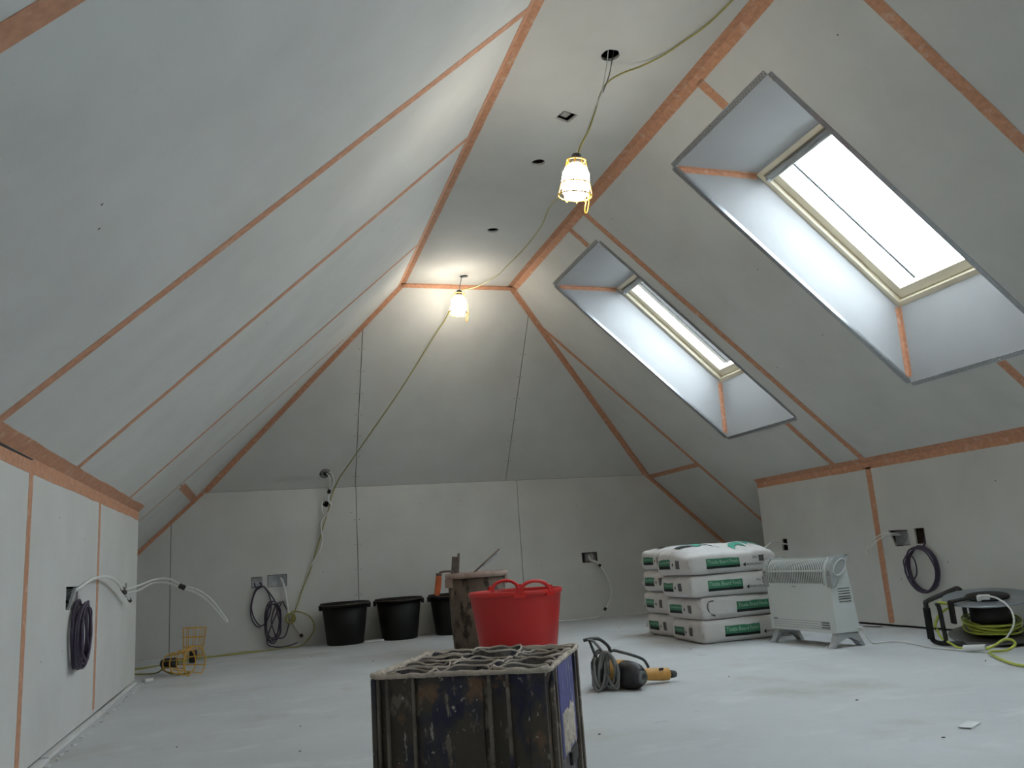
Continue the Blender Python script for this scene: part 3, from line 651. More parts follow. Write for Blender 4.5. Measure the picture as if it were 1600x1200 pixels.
bm = bmesh.new(); cyl(bm, (-.08, 0, -.08), (.20, -.01, .142), .0055, 8); obj('shaft', bm, STEELD, t, True)
bm = bmesh.new(); prism(bm, [(.05, .022), (.195, .137), (.19, .105), (.155, .088), (.15, .068), (.09, .035)], -.001, .001, 1); lab(obj('blade', bm, STEEL, t), 'pale steel blade below the shaft')

# red flexible tub
t = thing('red_tub', 'bright red flexible tub with two loop handles on the floor', 'tub', (.675, 4.62, 0))
RT, RB_, HT = .258, .208, .378
bm = bmesh.new(); lathe(bm, [(0, 0), (RB_ - .02, 0), (RB_, .012), (RB_ + .55 * (RT - RB_), .22), (RT, HT - .012), (RT + .004, HT - .006), (RT + .003, HT), (RT - .004, HT), (RT - .006, HT - .01), (RB_ - .008, .02), (0, .01)], 48); obj('body', bm, REDP, t, True)
bm = bmesh.new(); lathe(bm, [(RT - .002, HT - .022), (RT + .006, HT - .020), (RT + .007, HT - .002), (RT + .001, HT + .003), (RT - .006, HT)], 48, closed=True); obj('rim', bm, REDH, t, True)
vd = Vector((.675 + .683, 4.62, 0)).normalized(); pd = Vector((vd.y, -vd.x, 0))
for s_, off in ((-1, .105), (1, -.058)):
    bm = bmesh.new(); ctr = vd * (s_ * RT * .97); P = []
    for k in range(13):
        a = PI * k / 12; q = off + .078 * math.cos(a); 
        base = (pd * q + vd * (s_ * math.sqrt(max(.001, RT * RT - q * q))))
        P.append((base.x, base.y, HT - .012 + .062 * math.sin(a) ** .8))
    tube(bm, P, lambda q: .0125 - .003 * math.sin(q * PI), 8, 3); obj('handle', bm, REDH, t, True)
    for e in (-1, 1):
        bm = bmesh.new(); q = off + e * .083; base = pd * q + vd * (s_ * math.sqrt(RT * RT - q * q)); ang = math.atan2(base.y, base.x)
        prism(bm, [(-.035, -.035), (.035, -.035), (.016, .018), (-.012, .022)], -.006, .006, 0)
        o = obj('handle_root', bm, REDH, t); o.location = (base.x, base.y, HT + .004); o.rotation_euler = (0, 0, ang)

# ------------------------------------------------------------------ plaster sacks: a front pile and a back pile of four
LB, WB, HB = .60, .405, .128
def sack_map(seed, crown, sag, r=.028):
    hx_, hy_, hz_ = LB / 2, WB / 2, HB / 2; off = Vector((seed * 3.7, seed * 1.3, seed * 7.1))
    def F(x, y, z):
        p = Vector((x, y, z)); q = Vector((max(-hx_ + r, min(hx_ - r, x)), max(-hy_ + r, min(hy_ - r, y)), max(-hz_ + r, min(hz_ - r, z))))
        d = p - q
        if d.length > 1e-6: p = q + d.normalized() * min(r, max(abs(d.x), abs(d.y), abs(d.z)))
        a, b, c_ = x / hx_, y / hy_, z / hz_
        p.y += (1 if y > 0 else -1) * .010 * (1 - a * a) * (1 - c_ * c_) * (abs(b) > .5)
        p.x += (1 if x > 0 else -1) * .010 * (1 - b * b) * (1 - c_ * c_) * (abs(a) > .5)
        t_ = (c_ + 1) / 2
        p.z += t_ * crown(a, b)
        p.z += sag(a, b)
        nz = noise.noise(p * 8 + off) * .6 + noise.noise(p * 19 + off) * .4 + noise.noise(Vector((p.x * 30, p.y * 30, p.z * 8)) + off) * .2
        p += Vector((math.copysign(.010, x) * max(0, abs(a) - .55), math.copysign(.010, y) * max(0, abs(b) - .6), 0)) * nz * 2.6
        p.z -= abs(nz) * .010 * (1 if c_ > 0 else -.0)
        return p
    return F
def sack(label, loc, rz, seed, crown=lambda a, b: 0., sag=lambda a, b: 0., prints=('long', 'end'), top=False, group='plaster sacks'):
    t = thing('plaster_sack', label, 'sack', loc, rz, group); F = sack_map(seed, crown, sag)
    bm_ = bmesh.new(); N = (26, 18, 8); h = (LB / 2, WB / 2, HB / 2); V = {}
    def vert(i, j, k):
        key = (i, j, k)
        if key not in V:
            V[key] = bm_.verts.new(F(-h[0] + LB * i / N[0], -h[1] + WB * j / N[1], -h[2] + HB * k / N[2]))
        return V[key]
    for i in range(N[0]):
        for j in range(N[1]):
            for k in (0, N[2]): bm_.faces.new((vert(i, j, k), vert(i + 1, j, k), vert(i + 1, j + 1, k), vert(i, j + 1, k)))
    for i in range(N[0]):
        for k in range(N[2]):
            for j in (0, N[1]): bm_.faces.new((vert(i, j, k), vert(i + 1, j, k), vert(i + 1, j, k + 1), vert(i, j, k + 1)))
    for j in range(N[1]):
        for k in range(N[2]):
            for i in (0, N[0]): bm_.faces.new((vert(i, j, k), vert(i, j + 1, k), vert(i, j + 1, k + 1), vert(i, j, k + 1)))
    obj('paper_bag', bm_, BAG, t, True)
    # printed patches follow the sack's own surface
    def patch(nm, face, u0, v0, u1, v1, m_, e=.0012, nx=10, ny=3):
        b_ = bmesh.new(); g = []
        for i in range(nx + 1):
            row = []
            for j in range(ny + 1):
                u, v = u0 + (u1 - u0) * i / nx, v0 + (v1 - v0) * j / ny; row.append(b_.verts.new(put(face, u, v, e)))
            g.append(row)
        for i in range(nx):
            for j in range(ny): b_.faces.new((g[i][j], g[i + 1][j], g[i + 1][j + 1], g[i][j + 1]))
        return obj(nm, b_, m_, t, True)
    def put(face, u, v, e):
        if face == 'long': p = F(u, -h[1], v); return p + Vector((0, -e, 0))
        if face == 'end': p = F(-h[0], -u, v); return p + Vector((-e, 0, 0))
        p = F(u, v, h[2]); return p + Vector((0, 0, e))
    def word(s_, face, u, v, size, m_, e=.0020, wmax=None, nm='lettering'):
        Vv, Ff, W = text_mesh(s_); k = size if not wmax else min(size, 9); kx = (wmax / W) if wmax else size
        b_ = bmesh.new(); vs2 = [b_.verts.new(put(face, u + x * kx, v + y * size, e)) for x, y in Vv]
        for f in Ff:
            try: b_.faces.new([vs2[i] for i in f])
            except ValueError: pass
        return obj(nm, b_, m_, t)
    if 'long' in prints:
        o = prints.get('shift', 0.) if isinstance(prints, dict) else 0.
        patch('printed_panel', 'long', -.160 + o, -.017, .064 + o, .028, BGREEN); patch('printed_panel', 'long', -.160 + o, -.033, .064 + o, -.0172, BDARK)
        word('Thistle Board Finish', 'long', -.152 + o, -.004, .034, BPALE, wmax=.205)
        bl = bmesh.new(); tri = [(.085, -.022), (.103, -.009), (.103, -.035)]; bl.faces.new([bl.verts.new(put('long', a + o, b, .0018)) for a, b in tri]); obj('arrow_mark', bl, BDARK, t)
        word('BRITISH GYPSUM', 'long', .108 + o, -.027, .014, BDARK, wmax=.10)
        word('25kg', 'long', .150 + o, .012, .020, BDARK, wmax=.034)
        patch('grey_block', 'long', .196 + o, -.010, .232 + o, .028, BGREY, nx=3)
    if 'end' in prints:
        patch('printed_panel', 'end', -.155, -.012, -.01, .022, BGREEN, nx=8); patch('printed_panel', 'end', -.155, -.030, -.01, -.0122, BDARK, nx=8)
        word('Thistle Board Finish', 'end', -.148, .0, .020, BPALE, wmax=.128)
        bl = bmesh.new(); bl.faces.new([bl.verts.new(put('end', a, b, .0018)) for a, b in [(.008, -.006), (.024, .006), (.024, -.018)]]); obj('arrow_mark', bl, BDARK, t)
        patch('grey_block', 'end', .055, -.026, .095, .022, BGREY, nx=3)
    if top:
        patch('printed_panel', 'top', -.27, -.04, -.17, .02, BDARK, .004, nx=6)
        for pts in top:
            b_ = bmesh.new()
            for (u0, v0, u1, v1) in pts[:-1] if False else pts:
                g0 = [b_.verts.new(put('top', u0 + (u1 - u0) * k / 8, v0 + .05 * math.sin(k / 8 * PI), .0050)) for k in range(9)]; g1 = [b_.verts.new(put('top', u0 + (u1 - u0) * k / 8, v1 + .05 * math.sin(k / 8 * PI), .0050)) for k in range(9)]
                for k in range(8): b_.faces.new((g0[k], g0[k + 1], g1[k + 1], g1[k]))
            obj('printed_swoosh', b_, BGREEN2, t, True)
    if 'torn' in prints:
        b_ = bmesh.new(); tube(b_, [put('long', u, v, .002) for u, v in ((-.225, .046), (-.255, .040), (-.268, .015), (-.262, -.012), (-.245, -.030), (-.225, -.042))], .004, 6); lab(obj('torn_mouth', b_, BGREY, t, True), 'dark torn edge of the sack mouth')
        patch('paper_flap', 'long', -.262, -.030, -.130, .040, BAG, .006, 8, 4)
    # folded paper ears at the visible end
    for s_ in (-1, 1):
        b_ = bmesh.new(); p = put('end', s_ * .186, -.012, .001); q = put('end', s_ * .186, .04, .001)
        prism(b_, [(0, 0), (.030, .012), (0, .05)], -.0008, .0008, 2); o = obj('folded_ear', b_, BAG, t); o.rotation_euler = (PI / 2, 0, PI / 2); o.location = p + Vector((-.003, 0, -.012)); o.scale = (-s_ * .8, .8, 1)
    return t
hump = lambda a, b: -.040 + .086 * max(0., 1 - (max(-1, b - .25) / 1.25) ** 2) ** .9 * (1 - .35 * a ** 6) + .006 * math.exp(-((a - .6) / .3) ** 2) - .024 * math.exp(-((a - .12) / .22) ** 2) * (1 - b * b)
cxF, cyF = 2.015, 4.635
lv = [0.0655, .194, .3225, .451]
lvR = [.070, .2085, .347, .4855]
sw = [[(-.16, -.06, .02, .02), (-.05, -.02, .03, .06)], [(.07, -.12, .15, -.04), (.17, -.10, .25, -.03)]]
sack('white plaster sack at the top of the front pile, green print on top', (cxF - .045, cyF + .0, lv[3]), .03, 1, hump, lambda a, b: 0., {'long': 1, 'shift': -.035, 'end': 1}, sw)
sack('white plaster sack second from the top of the front pile', (cxF - .030, cyF + .004, lv[2]), -.02, 2, prints={'long': 1, 'shift': -.035, 'end': 1})
sack('slumped white plaster sack with a torn mouth, third down the front pile', (cxF + .005, cyF + .012, lv[1]), .05, 3, prints={'long': 1, 'shift': .085, 'end': 1, 'torn': 1})
sack('white plaster sack on the floor at the bottom of the front pile', (cxF + .005, cyF - .012, lv[0]), -.03, 4, prints={'long': 1, 'shift': .0, 'end': 1})
cyR = cyF + .437
BACK = [
sack('white plaster sack at the top of the back pile, behind the front pile', (cxF + .055, cyR + .004, lvR[3]), .02, 5, lambda a, b: .020 * (1 - b * b) * (1 - a ** 4) - .010, top=[[(-.12, -.04, .08, .04)]]),
sack('white plaster sack second from the top of the back pile', (cxF + .055, cyR + .008, lvR[2]), .03, 6),
sack('white plaster sack third down the back pile, one over the bottom', (cxF + .050, cyR + .018, lvR[1]), -.01, 7),
sack('white plaster sack on the floor at the bottom of the back pile', (cxF + .055, cyR + .004, lvR[0]), .01, 8)]
for o in BACK: o.scale = (1, 1, 1.08)

# ------------------------------------------------------------------ convector heater
t = thing('convector_heater', 'white convector heater on grey feet beside the plaster sacks', 'heater', (2.142, 4.0, 0), math.radians(-86.5))
HX = .262
prof = [(-.066, .072), (-.066, .355)] + [(-.066 + .060 * (1 - math.cos(a)), .355 + .092 * math.sin(a)) for a in [PI / 2 * k / 8 for k in range(1, 9)]] + [(.040, .447), (.046, .440), (.082, .072)]
bm = bmesh.new(); prism(bm, [(y + (.006 if i > 0 and i < 10 and False else 0), z) for i, (y, z) in enumerate(prof)], -HX + .012, HX - .012); obj('body', bm, HEATW, t)
# dark opening behind the slats, then the slats
arc = [(-.066, .315), (-.066, .355)] + [(-.066 + .060 * (1 - math.cos(a)), .355 + .092 * math.sin(a)) for a in [PI / 2 * k / 10 for k in range(1, 9)]]
def arc_strip(bm_, x0, x1, pts, d0, d1):
    A = []
    for i, (y, z) in enumerate(pts):
        p, q = pts[max(0, i - 1)], pts[min(len(pts) - 1, i + 1)]; n = Vector((-(q[1] - p[1]), q[0] - p[0])).normalized()
        A.append(((y + n.x * d0, z + n.y * d0), (y + n.x * d1, z + n.y * d1)))
    loop = [a[0] for a in A] + [a[1] for a in reversed(A)]
    rows = [[bm_.verts.new((x, y, z)) for y, z in loop] for x in (x0, x1)]; n = len(loop)
    for k in range(n): bm_.faces.new((rows[0][k], rows[0][(k + 1) % n], rows[1][(k + 1) % n], rows[1][k]))
    for rw in rows:
        m_ = len(A)
        for k in range(m_ - 1): bm_.faces.new((rw[k], rw[k + 1], rw[n - 2 - k], rw[n - 1 - k]))
bm = bmesh.new(); arc_strip(bm, -HX + .03, HX - .045, arc, .0, .0030); lab(obj('grille_opening', bm, HEATD, t), 'dark opening behind the slats')
bm = bmesh.new(); ns = 32
for k in range(ns + 1):
    x = -HX + .03 + (2 * HX - .075) * k / ns; arc_strip(bm, x - .0030, x + .0030, arc, .0030, .0048)
g = obj('grille_slats', bm, HEATW, t); g['kind'] = 'stuff'
for i0 in (0, 3, 9):
    bm = bmesh.new(); seg = arc[i0:i0 + 2] if i0 < 9 else arc[8:10]
    y, z = arc[i0]; box(bm, ((-.0075), y - .004 if i0 < 9 else y, z + (.0 if i0 < 9 else .005)), (2 * HX - .068, .010, .009)); obj('grille_bar', bm, HEATW, t)
for s_ in (-1, 1):
    cap = [(-.074, .30), (-.074, .36)] + [(-.074 + .068 * (1 - math.cos(a)), .36 + .097 * math.sin(a)) for a in [PI / 2 * k / 8 for k in range(1, 9)]] + [(.050, .457), (.056, .44), (.03, .405), (-.02, .35), (-.045, .30)]
    bm = bmesh.new(); prism(bm, cap, s_ * (HX - .018), s_ * (HX + .020)); bevel(bm, .005); e_ = lab(obj('end_cap', bm, HEATG, t), 'grey plastic carrying end')
    bm = bmesh.new(); P = [Vector((s_ * (HX + .022), -.012 + .040 * math.cos(a) * .9 - .022 * math.sin(a), .398 + .036 * math.cos(a) + .018 * math.sin(a))) for a in [2 * PI * k / 16 for k in range(16)]]
    tube(bm, P, .004, 6, 1, True); lab(obj('hand_grip', bm, HEATW, e_, True), 'pale lip round the hand hole')
    bm = bmesh.new(); prism(bm, [(-.0655, .073), (-.0655, .36), (-.02, .40), (.050, .40), (.0815, .073)], s_ * (HX - .0115), s_ * (HX + .001))
    obj('side_panel', bm, HEATW, t)
    bm = bmesh.new()
    for k in range(6): box(bm, (s_ * (HX + .002), .012, .225 + .013 * k), (.001, .075, .0042))
    o = lab(obj('side_vents', bm, HEATD, t), 'dark side vent slots'); o['kind'] = 'stuff'
    ft = [(-.100, 0), (-.078, 0), (-.052, .030), (-.02, .044), (.03, .044), (.055, .030), (.082, 0), (.105, 0), (.100, .012), (.075, .060), (.07, .074), (-.055, .074), (-.062, .058), (-.082, .020)]
    bm = bmesh.new(); prism(bm, ft, s_ * (HX - .048), s_ * (HX - .004)); bevel(bm, .003); lab(obj('foot', bm, HEATG, t), 'grey splayed foot')
bm = bmesh.new()
for k in range(4): box(bm, (-.01, -.0665, .090 + .012 * k), (2 * HX - .07, .0015, .0028))
o = lab(obj('front_louvres', bm, HEATG, t), 'row of fine slots along the bottom'); o['kind'] = 'stuff'
for k in range(3):
    bm = bmesh.new(); box(bm, (HX - .075, -.067, .097 + .012 * k), (.06, .002, .004)); obj('front_slot', bm, HEATD, t)
bm = bmesh.new(); box(bm, (-.03, -.067, .302), (.03, .0016, .004)); lab(obj('badge', bm, CABLE_G, t), 'small dark badge under the grille')
bm = bmesh.new(); box(bm, (-HX + .045, -.067, .130), (.034, .0016, .006)); lab(obj('badge', bm, CABLE_G, t), 'small dark badge low on the front')
def local(o, pts):
    m_ = (Matrix.Translation(o.location) @ o.rotation_euler.to_matrix().to_4x4()).inverted(); return [m_ @ Vector(p) for p in pts]
cord = [(2.215, 3.748, .09), (2.245, 3.738, .085), (2.27, 3.735, .04), (2.285, 3.72, .010), (2.36, 3.74, .006), (2.43, 3.70, .006), (2.40, 3.55, .006), (2.365, 3.42, .006), (2.372, 3.25, .006), (2.385, 3.16, .018), (2.44, 3.12, .03), (2.50, 3.10, .06), (2.545, 3.09, .115), (2.565, 3.11, .175), (2.565, 3.17, .222), (2.575, 3.25, .232), (2.60, 3.30, .222)]
bm = bmesh.new(); tube(bm, local(t, cord), .0042, 8, 6); lab(obj('power_cord', bm, CABLE_W, t, True), 'white power cord looping up to the reel')

# ------------------------------------------------------------------ cable reel lying on its side
RC = Vector((2.70, 3.365, 0)); t = thing('cable_reel', 'metal cable reel with lime yellow cable lying on its flange, black handle', 'cable reel', RC)
RR = .198
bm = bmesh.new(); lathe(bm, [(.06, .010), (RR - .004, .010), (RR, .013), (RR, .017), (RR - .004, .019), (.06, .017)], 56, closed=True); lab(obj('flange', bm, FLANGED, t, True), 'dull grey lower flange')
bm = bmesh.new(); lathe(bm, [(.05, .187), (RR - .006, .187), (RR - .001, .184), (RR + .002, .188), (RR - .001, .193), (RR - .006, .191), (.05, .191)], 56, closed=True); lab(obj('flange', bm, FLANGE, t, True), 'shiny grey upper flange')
bm = bmesh.new(); lathe(bm, [(0, .012), (.088, .012), (.088, .19), (0, .19)], 36); obj('drum', bm, RUBBER, t, True)
bm = bmesh.new(); lathe(bm, [(0, .189), (.095, .189), (.097, .195), (.095, .199), (.03, .201), (0, .201)], 36); lab(obj('socket_plate', bm, BLACKP, t, True), 'black socket plate on top')
rg = random.Random(4)
for k in range(9):
    r_k = .104 + .0095 * (k % 3) + rg.uniform(-.003, .003); z = .034 + .0095 * (k // 3) * 1.8 + rg.uniform(0, .008); tl = rg.uniform(-.010, .020); ph = rg.uniform(-.6, .6) + 2.2
    bm = bmesh.new(); tube(bm, [(r_k * math.cos(2 * PI * j / 24), r_k * math.sin(2 * PI * j / 24), z + .008 + tl * math.cos(2 * PI * j / 24 - ph) + .004 * math.sin(3 * 2 * PI * j / 24 + k)) for j in range(24)], .0052, 6, 2, True); obj('cable_turn', bm, CABLE_Y, t, True)
rel = lambda L: [Vector(p) - RC for p in L]
TA = math.radians(8.5); ty = Vector((RC.x + .683, RC.y, 0)).normalized(); RT_ = Matrix.Translation((0, 0, RR * math.sin(TA) * .93)) @ Matrix.Rotation(TA, 4, Vector((-ty.y, ty.x, 0)) * -1)
for o in list(t.children): o.matrix_local = RT_
bm = bmesh.new(); tube(bm, rel([(2.66, 3.22, .012), (2.57, 3.29, .014), (2.47, 3.40, .014), (2.425, 3.44, .022), (2.408, 3.45, .05), (2.408, 3.45, .12), (2.412, 3.455, .195), (2.43, 3.465, .212), (2.60, 3.55, .228), (2.77, 3.635, .243), (2.81, 3.655, .243), (2.832, 3.66, .228), (2.836, 3.66, .19), (2.83, 3.65, .06), (2.81, 3.60, .014), (2.74, 3.45, .012)]), .0115, 10, 5); fr = lab(obj('frame', bm, RUBBER, t, True), 'black tubular frame')
bm = bmesh.new(); tube(bm, rel([(2.40, 3.442, .04), (2.400, 3.442, .10), (2.402, 3.444, .185)]), .0165, 10, 4); lab(obj('hand_grip', bm, BLACKP, fr, True), 'thick grip on the frame')
bm = bmesh.new(); tube(bm, rel([(2.425, 3.405, .195), (2.436, 3.40, .19), (2.440, 3.398, .10), (2.442, 3.396, .04), (2.436, 3.40, .022)]), .011, 8, 4); obj('brace', bm, RUBBER, t, True)
bm = bmesh.new(); dv = Vector((-.93, .05, 0)).normalized()
a0 = RC * 0 + dv * (RR * .80); R_ = Matrix.Rotation(math.atan2(dv.y, dv.x), 3, 'Z')
box(bm, (dv.x * .165, dv.y * .165, .206), (.10, .028, .012), R_); box(bm, (dv.x * .212, dv.y * .212, .155), (.012, .030, .105), R_); bevel(bm, .003); lab(obj('drum_stay', bm, RUBBER, t), 'black stay over the upper flange').matrix_local = RT_
bm = bmesh.new(); tube(bm, rel([(2.50, 3.40, .195), (2.47, 3.42, .205), (2.455, 3.43, .20), (2.50, 3.405, .198), (2.515, 3.385, .19), (2.48, 3.42, .165), (2.445, 3.435, .13), (2.43, 3.44, .09)]), .0062, 6, 5); lab(obj('cable_end', bm, CABLE_Y, t, True), 'lime cable end tucked through the stay')
bm = bmesh.new(); tube(bm, rel([(2.425, 3.425, .085), (2.43, 3.41, .045), (2.445, 3.37, .018), (2.42, 3.30, .008), (2.405, 3.22, .008), (2.40, 3.15, .012), (2.42, 3.10, .03), (2.46, 3.08, .055), (2.485, 3.06, .055), (2.49, 3.05, .035), (2.45, 3.06, .014), (2.38, 3.08, .012), (2.33, 3.03, .010), (2.25, 2.90, .008), (2.19, 2.79, .008), (2.17, 2.70, .008), (2.17, 2.55, .008), (2.3, 2.2, .008)]), .0055, 8, 6); lab(obj('loose_cable', bm, CABLE_Y, t, True), 'lime cable running off along the floor')
# plug of the heater cord and wrapped joint
bm = bmesh.new(); box(bm, (2.625, 3.312, .217), (.062, .056, .030), Matrix.Rotation(.7, 3, 'Z')); bevel(bm, .008, 3); tag(obj('plug', bm, WHITEP), 'white mains plug on top of the cable reel', 'plug')
bm = bmesh.new(); cyl(bm, (2.368, 3.215, .017), (2.405, 3.128, .024), .014, 12); tag(obj('cable_sleeve', bm, CABLE_W), 'white sleeve joining the cords on the floor by the reel', 'connector')

# ------------------------------------------------------------------ mixer drill with its lead wound round it
t = thing('mixer_drill', 'yellow and black mixing drill lying on the floor behind the crate', 'drill', (.745, 3.36, 0))
ax = Vector((.30, -.93, -.06)).normalized(); zc = .062
def along(p, q, prof, name, m, parent, seg=22):
    """lathe a profile (distance, radius) along p->q"""
    d = (Vector(q) - Vector(p)).normalized(); bm_ = bmesh.new(); lathe(bm_, [(r, s_) for s_, r in prof], seg); o = obj(name, bm_, m, parent, True)
    o.matrix_local = Matrix.Translation(Vector(p)) @ d.to_track_quat('Z', 'Y').to_matrix().to_4x4(); return o
p0 = Vector((-.030, .095, zc)); p1 = p0 + ax
along(p0, p1, [(0, 0), (0, .038), (.01, .046), (.05, .050), (.105, .055), (.112, .053), (.112, 0)], 'motor_housing', DRILLY, t)
along(p0, p1, [(.110, 0), (.110, .054), (.125, .056), (.155, .056), (.185, .050), (.205, .038), (.212, .034), (.212, 0)], 'gearbox', DRILLB, t)
along(p0, p1, [(.210, 0), (.210, .026), (.222, .026), (.226, .022), (.226, .012), (.218, .010), (.218, 0)], 'spindle', FLANGED, t)
along(p0, p1, [(-.035, 0), (-.035, .03), (-.028, .036), (.002, .038), (.002, 0)], 'end_cap', DRILLB, t)
h0 = Vector((.062, -.010, .047)); h1 = h0 + Vector((1, .12, -.10))
hd = along(h0, h1, [(0, 0), (0, .016), (.03, .022), (.06, .025), (.125, .026), (.150, .025), (.152, 0)], 'side_handle', DRILLY, t)
along(h0, h1, [(.150, 0), (.150, .018), (.185, .014), (.19, .010), (.19, 0)], 'handle_tip', CABLE_GD, t)
bm = bmesh.new(); box(bm, h0 + Vector((.105, -.012, .012)), (.02, .003, .010)); lab(obj('trigger', bm, DRILLB, t), 'dark trigger')
rg = random.Random(2)
for k in range(7):
    c = Vector((-.112 + .007 * k, -.020 - .004 * k, .082)); wd = .022 + .007 * math.sin(k * 1.7); tl = .16 - .05 * k + rg.uniform(-.06, .06); hz = .068 + .008 * rg.random()
    P = [(c.x + wd * math.cos(a) + math.sin(a) * hz * math.sin(tl), c.y + .022 * math.sin(a + k) - .5 * wd * math.cos(a), max(.0075, c.z + hz * math.sin(a))) for a in [2 * PI * j / 20 for j in range(20)]]
    bm = bmesh.new(); tube(bm, P, .0060, 6, 2, True); obj('cable_turn', bm, CABLE_G, t, True)
relD = lambda L: [Vector(p) - Vector((.745, 3.36, 0)) for p in L]
bm = bmesh.new(); tube(bm, relD([(.585, 3.36, .203), (.62, 3.36, .206), (.66, 3.37, .20), (.70, 3.38, .168), (.715, 3.40, .14)]), .007, 8, 6); obj('flex', bm, CABLE_GD, t, True)
bm = bmesh.new(); tube(bm, relD([(.60, 3.355, .204), (.625, 3.35, .195), (.655, 3.345, .155), (.672, 3.345, .11), (.68, 3.345, .06)]), .006, 8, 6); obj('flex', bm, CABLE_G, t, True)
bm = bmesh.new(); tube(bm, relD([(.604, 3.345, .204), (.61, 3.34, .18), (.622, 3.34, .145), (.632, 3.345, .125)]), .006, 8, 6); obj('flex', bm, CABLE_GD, t, True)
bm = bmesh.new(); tube(bm, relD([(.712, 3.395, .146), (.735, 3.40, .146), (.76, 3.40, .138), (.83, 3.44, .115), (.90, 3.48, .085), (.925, 3.49, .05)]), .0062, 8, 6); obj('flex', bm, CABLE_GD, t, True)
along(relD([(.634, 3.35, .128)])[0], relD([(.638, 3.36, .03)])[0], [(0, 0), (0, .020), (.015, .028), (.06, .030), (.09, .026), (.095, 0)], 'plug', RUBBER, t)
bm = bmesh.new(); box(bm, relD([(.672, 3.40, .025)])[0], (.08, .07, .046)); bevel(bm, .012, 3); obj('switch_handle', bm, DRILLB, t)

# ------------------------------------------------------------------ plaster-caked bottle crate in front
CA = Vector((-.473, 1.879, 0)); CBv = Vector((-.123, 1.688, 0)); CCv = Vector((.108, 2.061, 0))
ux = (CBv - CA); CL = ux.length; ang = math.atan2(ux.y, ux.x); CW = (CCv - CBv).length; CH = .33
t = thing('bottle_crate', 'dark navy bottle crate caked with dried plaster standing nearest on the floor', 'crate', CA, ang)
INS = .012
def wall_profile(n, bulges):
    pass
bm = bmesh.new()                                   # tray walls with rounded corners
def rr_loop(x0, y0, x1, y1, r, k=5):
    L = []
    for cx_, cy_, a0 in ((x1 - r, y0 + r, -PI / 2), (x1 - r, y1 - r, 0), (x0 + r, y1 - r, PI / 2), (x0 + r, y0 + r, PI)):
        for j in range(k + 1): a = a0 + PI / 2 * j / k; L.append((cx_ + r * math.cos(a), cy_ + r * math.sin(a)))
    return L
def loft(bm_, loops, close=True):
    rows = [[bm_.verts.new(p) for p in L] for L in loops]; n = len(rows[0])
    for A, B in zip(rows, rows[1:]) if not close else zip(rows, rows[1:] + rows[:1]):
        for k in range(n): bm_.faces.new((A[k], A[(k + 1) % n], B[(k + 1) % n], B[k]))
O_ = lambda i, r, z: [(x, y, z) for x, y in rr_loop(i, i, CL - i, CW - i, r)]
loft(bm, [O_(INS, .02, .0), O_(INS, .02, CH - .035), O_(INS - .008, .022, CH - .006), O_(INS + .004, .018, CH - .006), O_(INS + .005, .016, .0)]); obj('body', bm, CRATE, t)
bm = bmesh.new(); box(bm, (CL / 2, CW / 2, .012), (CL - .04, CW - .04, .012)); obj('base', bm, CRATE, t)
# rim: flared lip carrying a thick crust
bm = bmesh.new()
L1 = rr_loop(0, 0, CL, CW, .022, 8); 
def fine(L, n=7):
    out = []
    for i in range(len(L)):
        a, b = Vector(L[i]), Vector(L[(i + 1) % len(L)]); m_ = max(1, int((b - a).length / .012))
        out += [tuple(a + (b - a) * k / m_) for k in range(m_)]
    return out
base = fine(L1); cc = Vector((CL / 2, CW / 2))
def inset(d, z, amp): return [((lambda v: (v.x, v.y, z + amp * noise.noise(Vector((p[0] * 38, p[1] * 38, 3.3)))))(Vector(p) + (cc - Vector(p)).normalized() * (d + .0035 * noise.noise(Vector((p[0] * 55, p[1] * 55, d * 90)))))) for p in base]
loft(bm, [inset(.0085, CH - .009, 0), inset(.0015, CH - .007, .002), inset(-.0005, CH - .001, .004), inset(.004, CH + .003, .005), inset(.010, CH + .002, .006), inset(.013, CH - .006, .004), inset(.013, CH - .02, 0)])
obj('rim', bm, CRUST, t, True)
# ribs: front face then the side face
def rib(x0, x1, face, d=.011, m=CRATE_RIB, z0=0., z1=CH - .006, nm='rib'):
    bm_ = bmesh.new(); wd = x1 - x0; xm = (x0 + x1) / 2
    if face == 'front': box(bm_, (xm, INS - d / 2, (z0 + z1) / 2), (wd, d, z1 - z0))
    elif face == 'side': box(bm_, (CL - INS + d / 2, xm, (z0 + z1) / 2), (d, wd, z1 - z0))
    elif face == 'back': box(bm_, (xm, CW - INS + d / 2, (z0 + z1) / 2), (wd, d, z1 - z0))
    else: box(bm_, (INS - d / 2, xm, (z0 + z1) / 2), (d, wd, z1 - z0))
    bevel(bm_, min(.003, wd * .3, d * .3), 2); return obj(nm, bm_, m, t)
for x0, x1 in ((.020, .026), (.040, .046), (.098, .104), (.262, .270), (.302, .309)): rib(x0, x1, 'front'); rib(x0, x1, 'back')
for x0, x1 in ((.002 + .004, .018), (.345, .385)): rib(x0, x1, 'front', .008, CRATE); rib(x0, x1, 'back', .008, CRATE)
for x0, x1 in ((.030, .040), (.062, .078), (.338, .350), (.385, .402)): rib(x0, x1, 'side', .012); rib(x0, x1, 'left', .012)
rib(.112, .252, 'front', .006, CRATE, .03, CH - .012, 'front_panel')
rib(.110, .320, 'side', .008, CRATE_PANEL, .13, CH - .010, 'side_panel')
rib(.110, .320, 'left', .008, CRATE_PANEL, .13, CH - .010, 'side_panel')
bm = bmesh.new()                                   # smeared patch of plaster on the side panel
N1, N2 = 22, 20; g = []
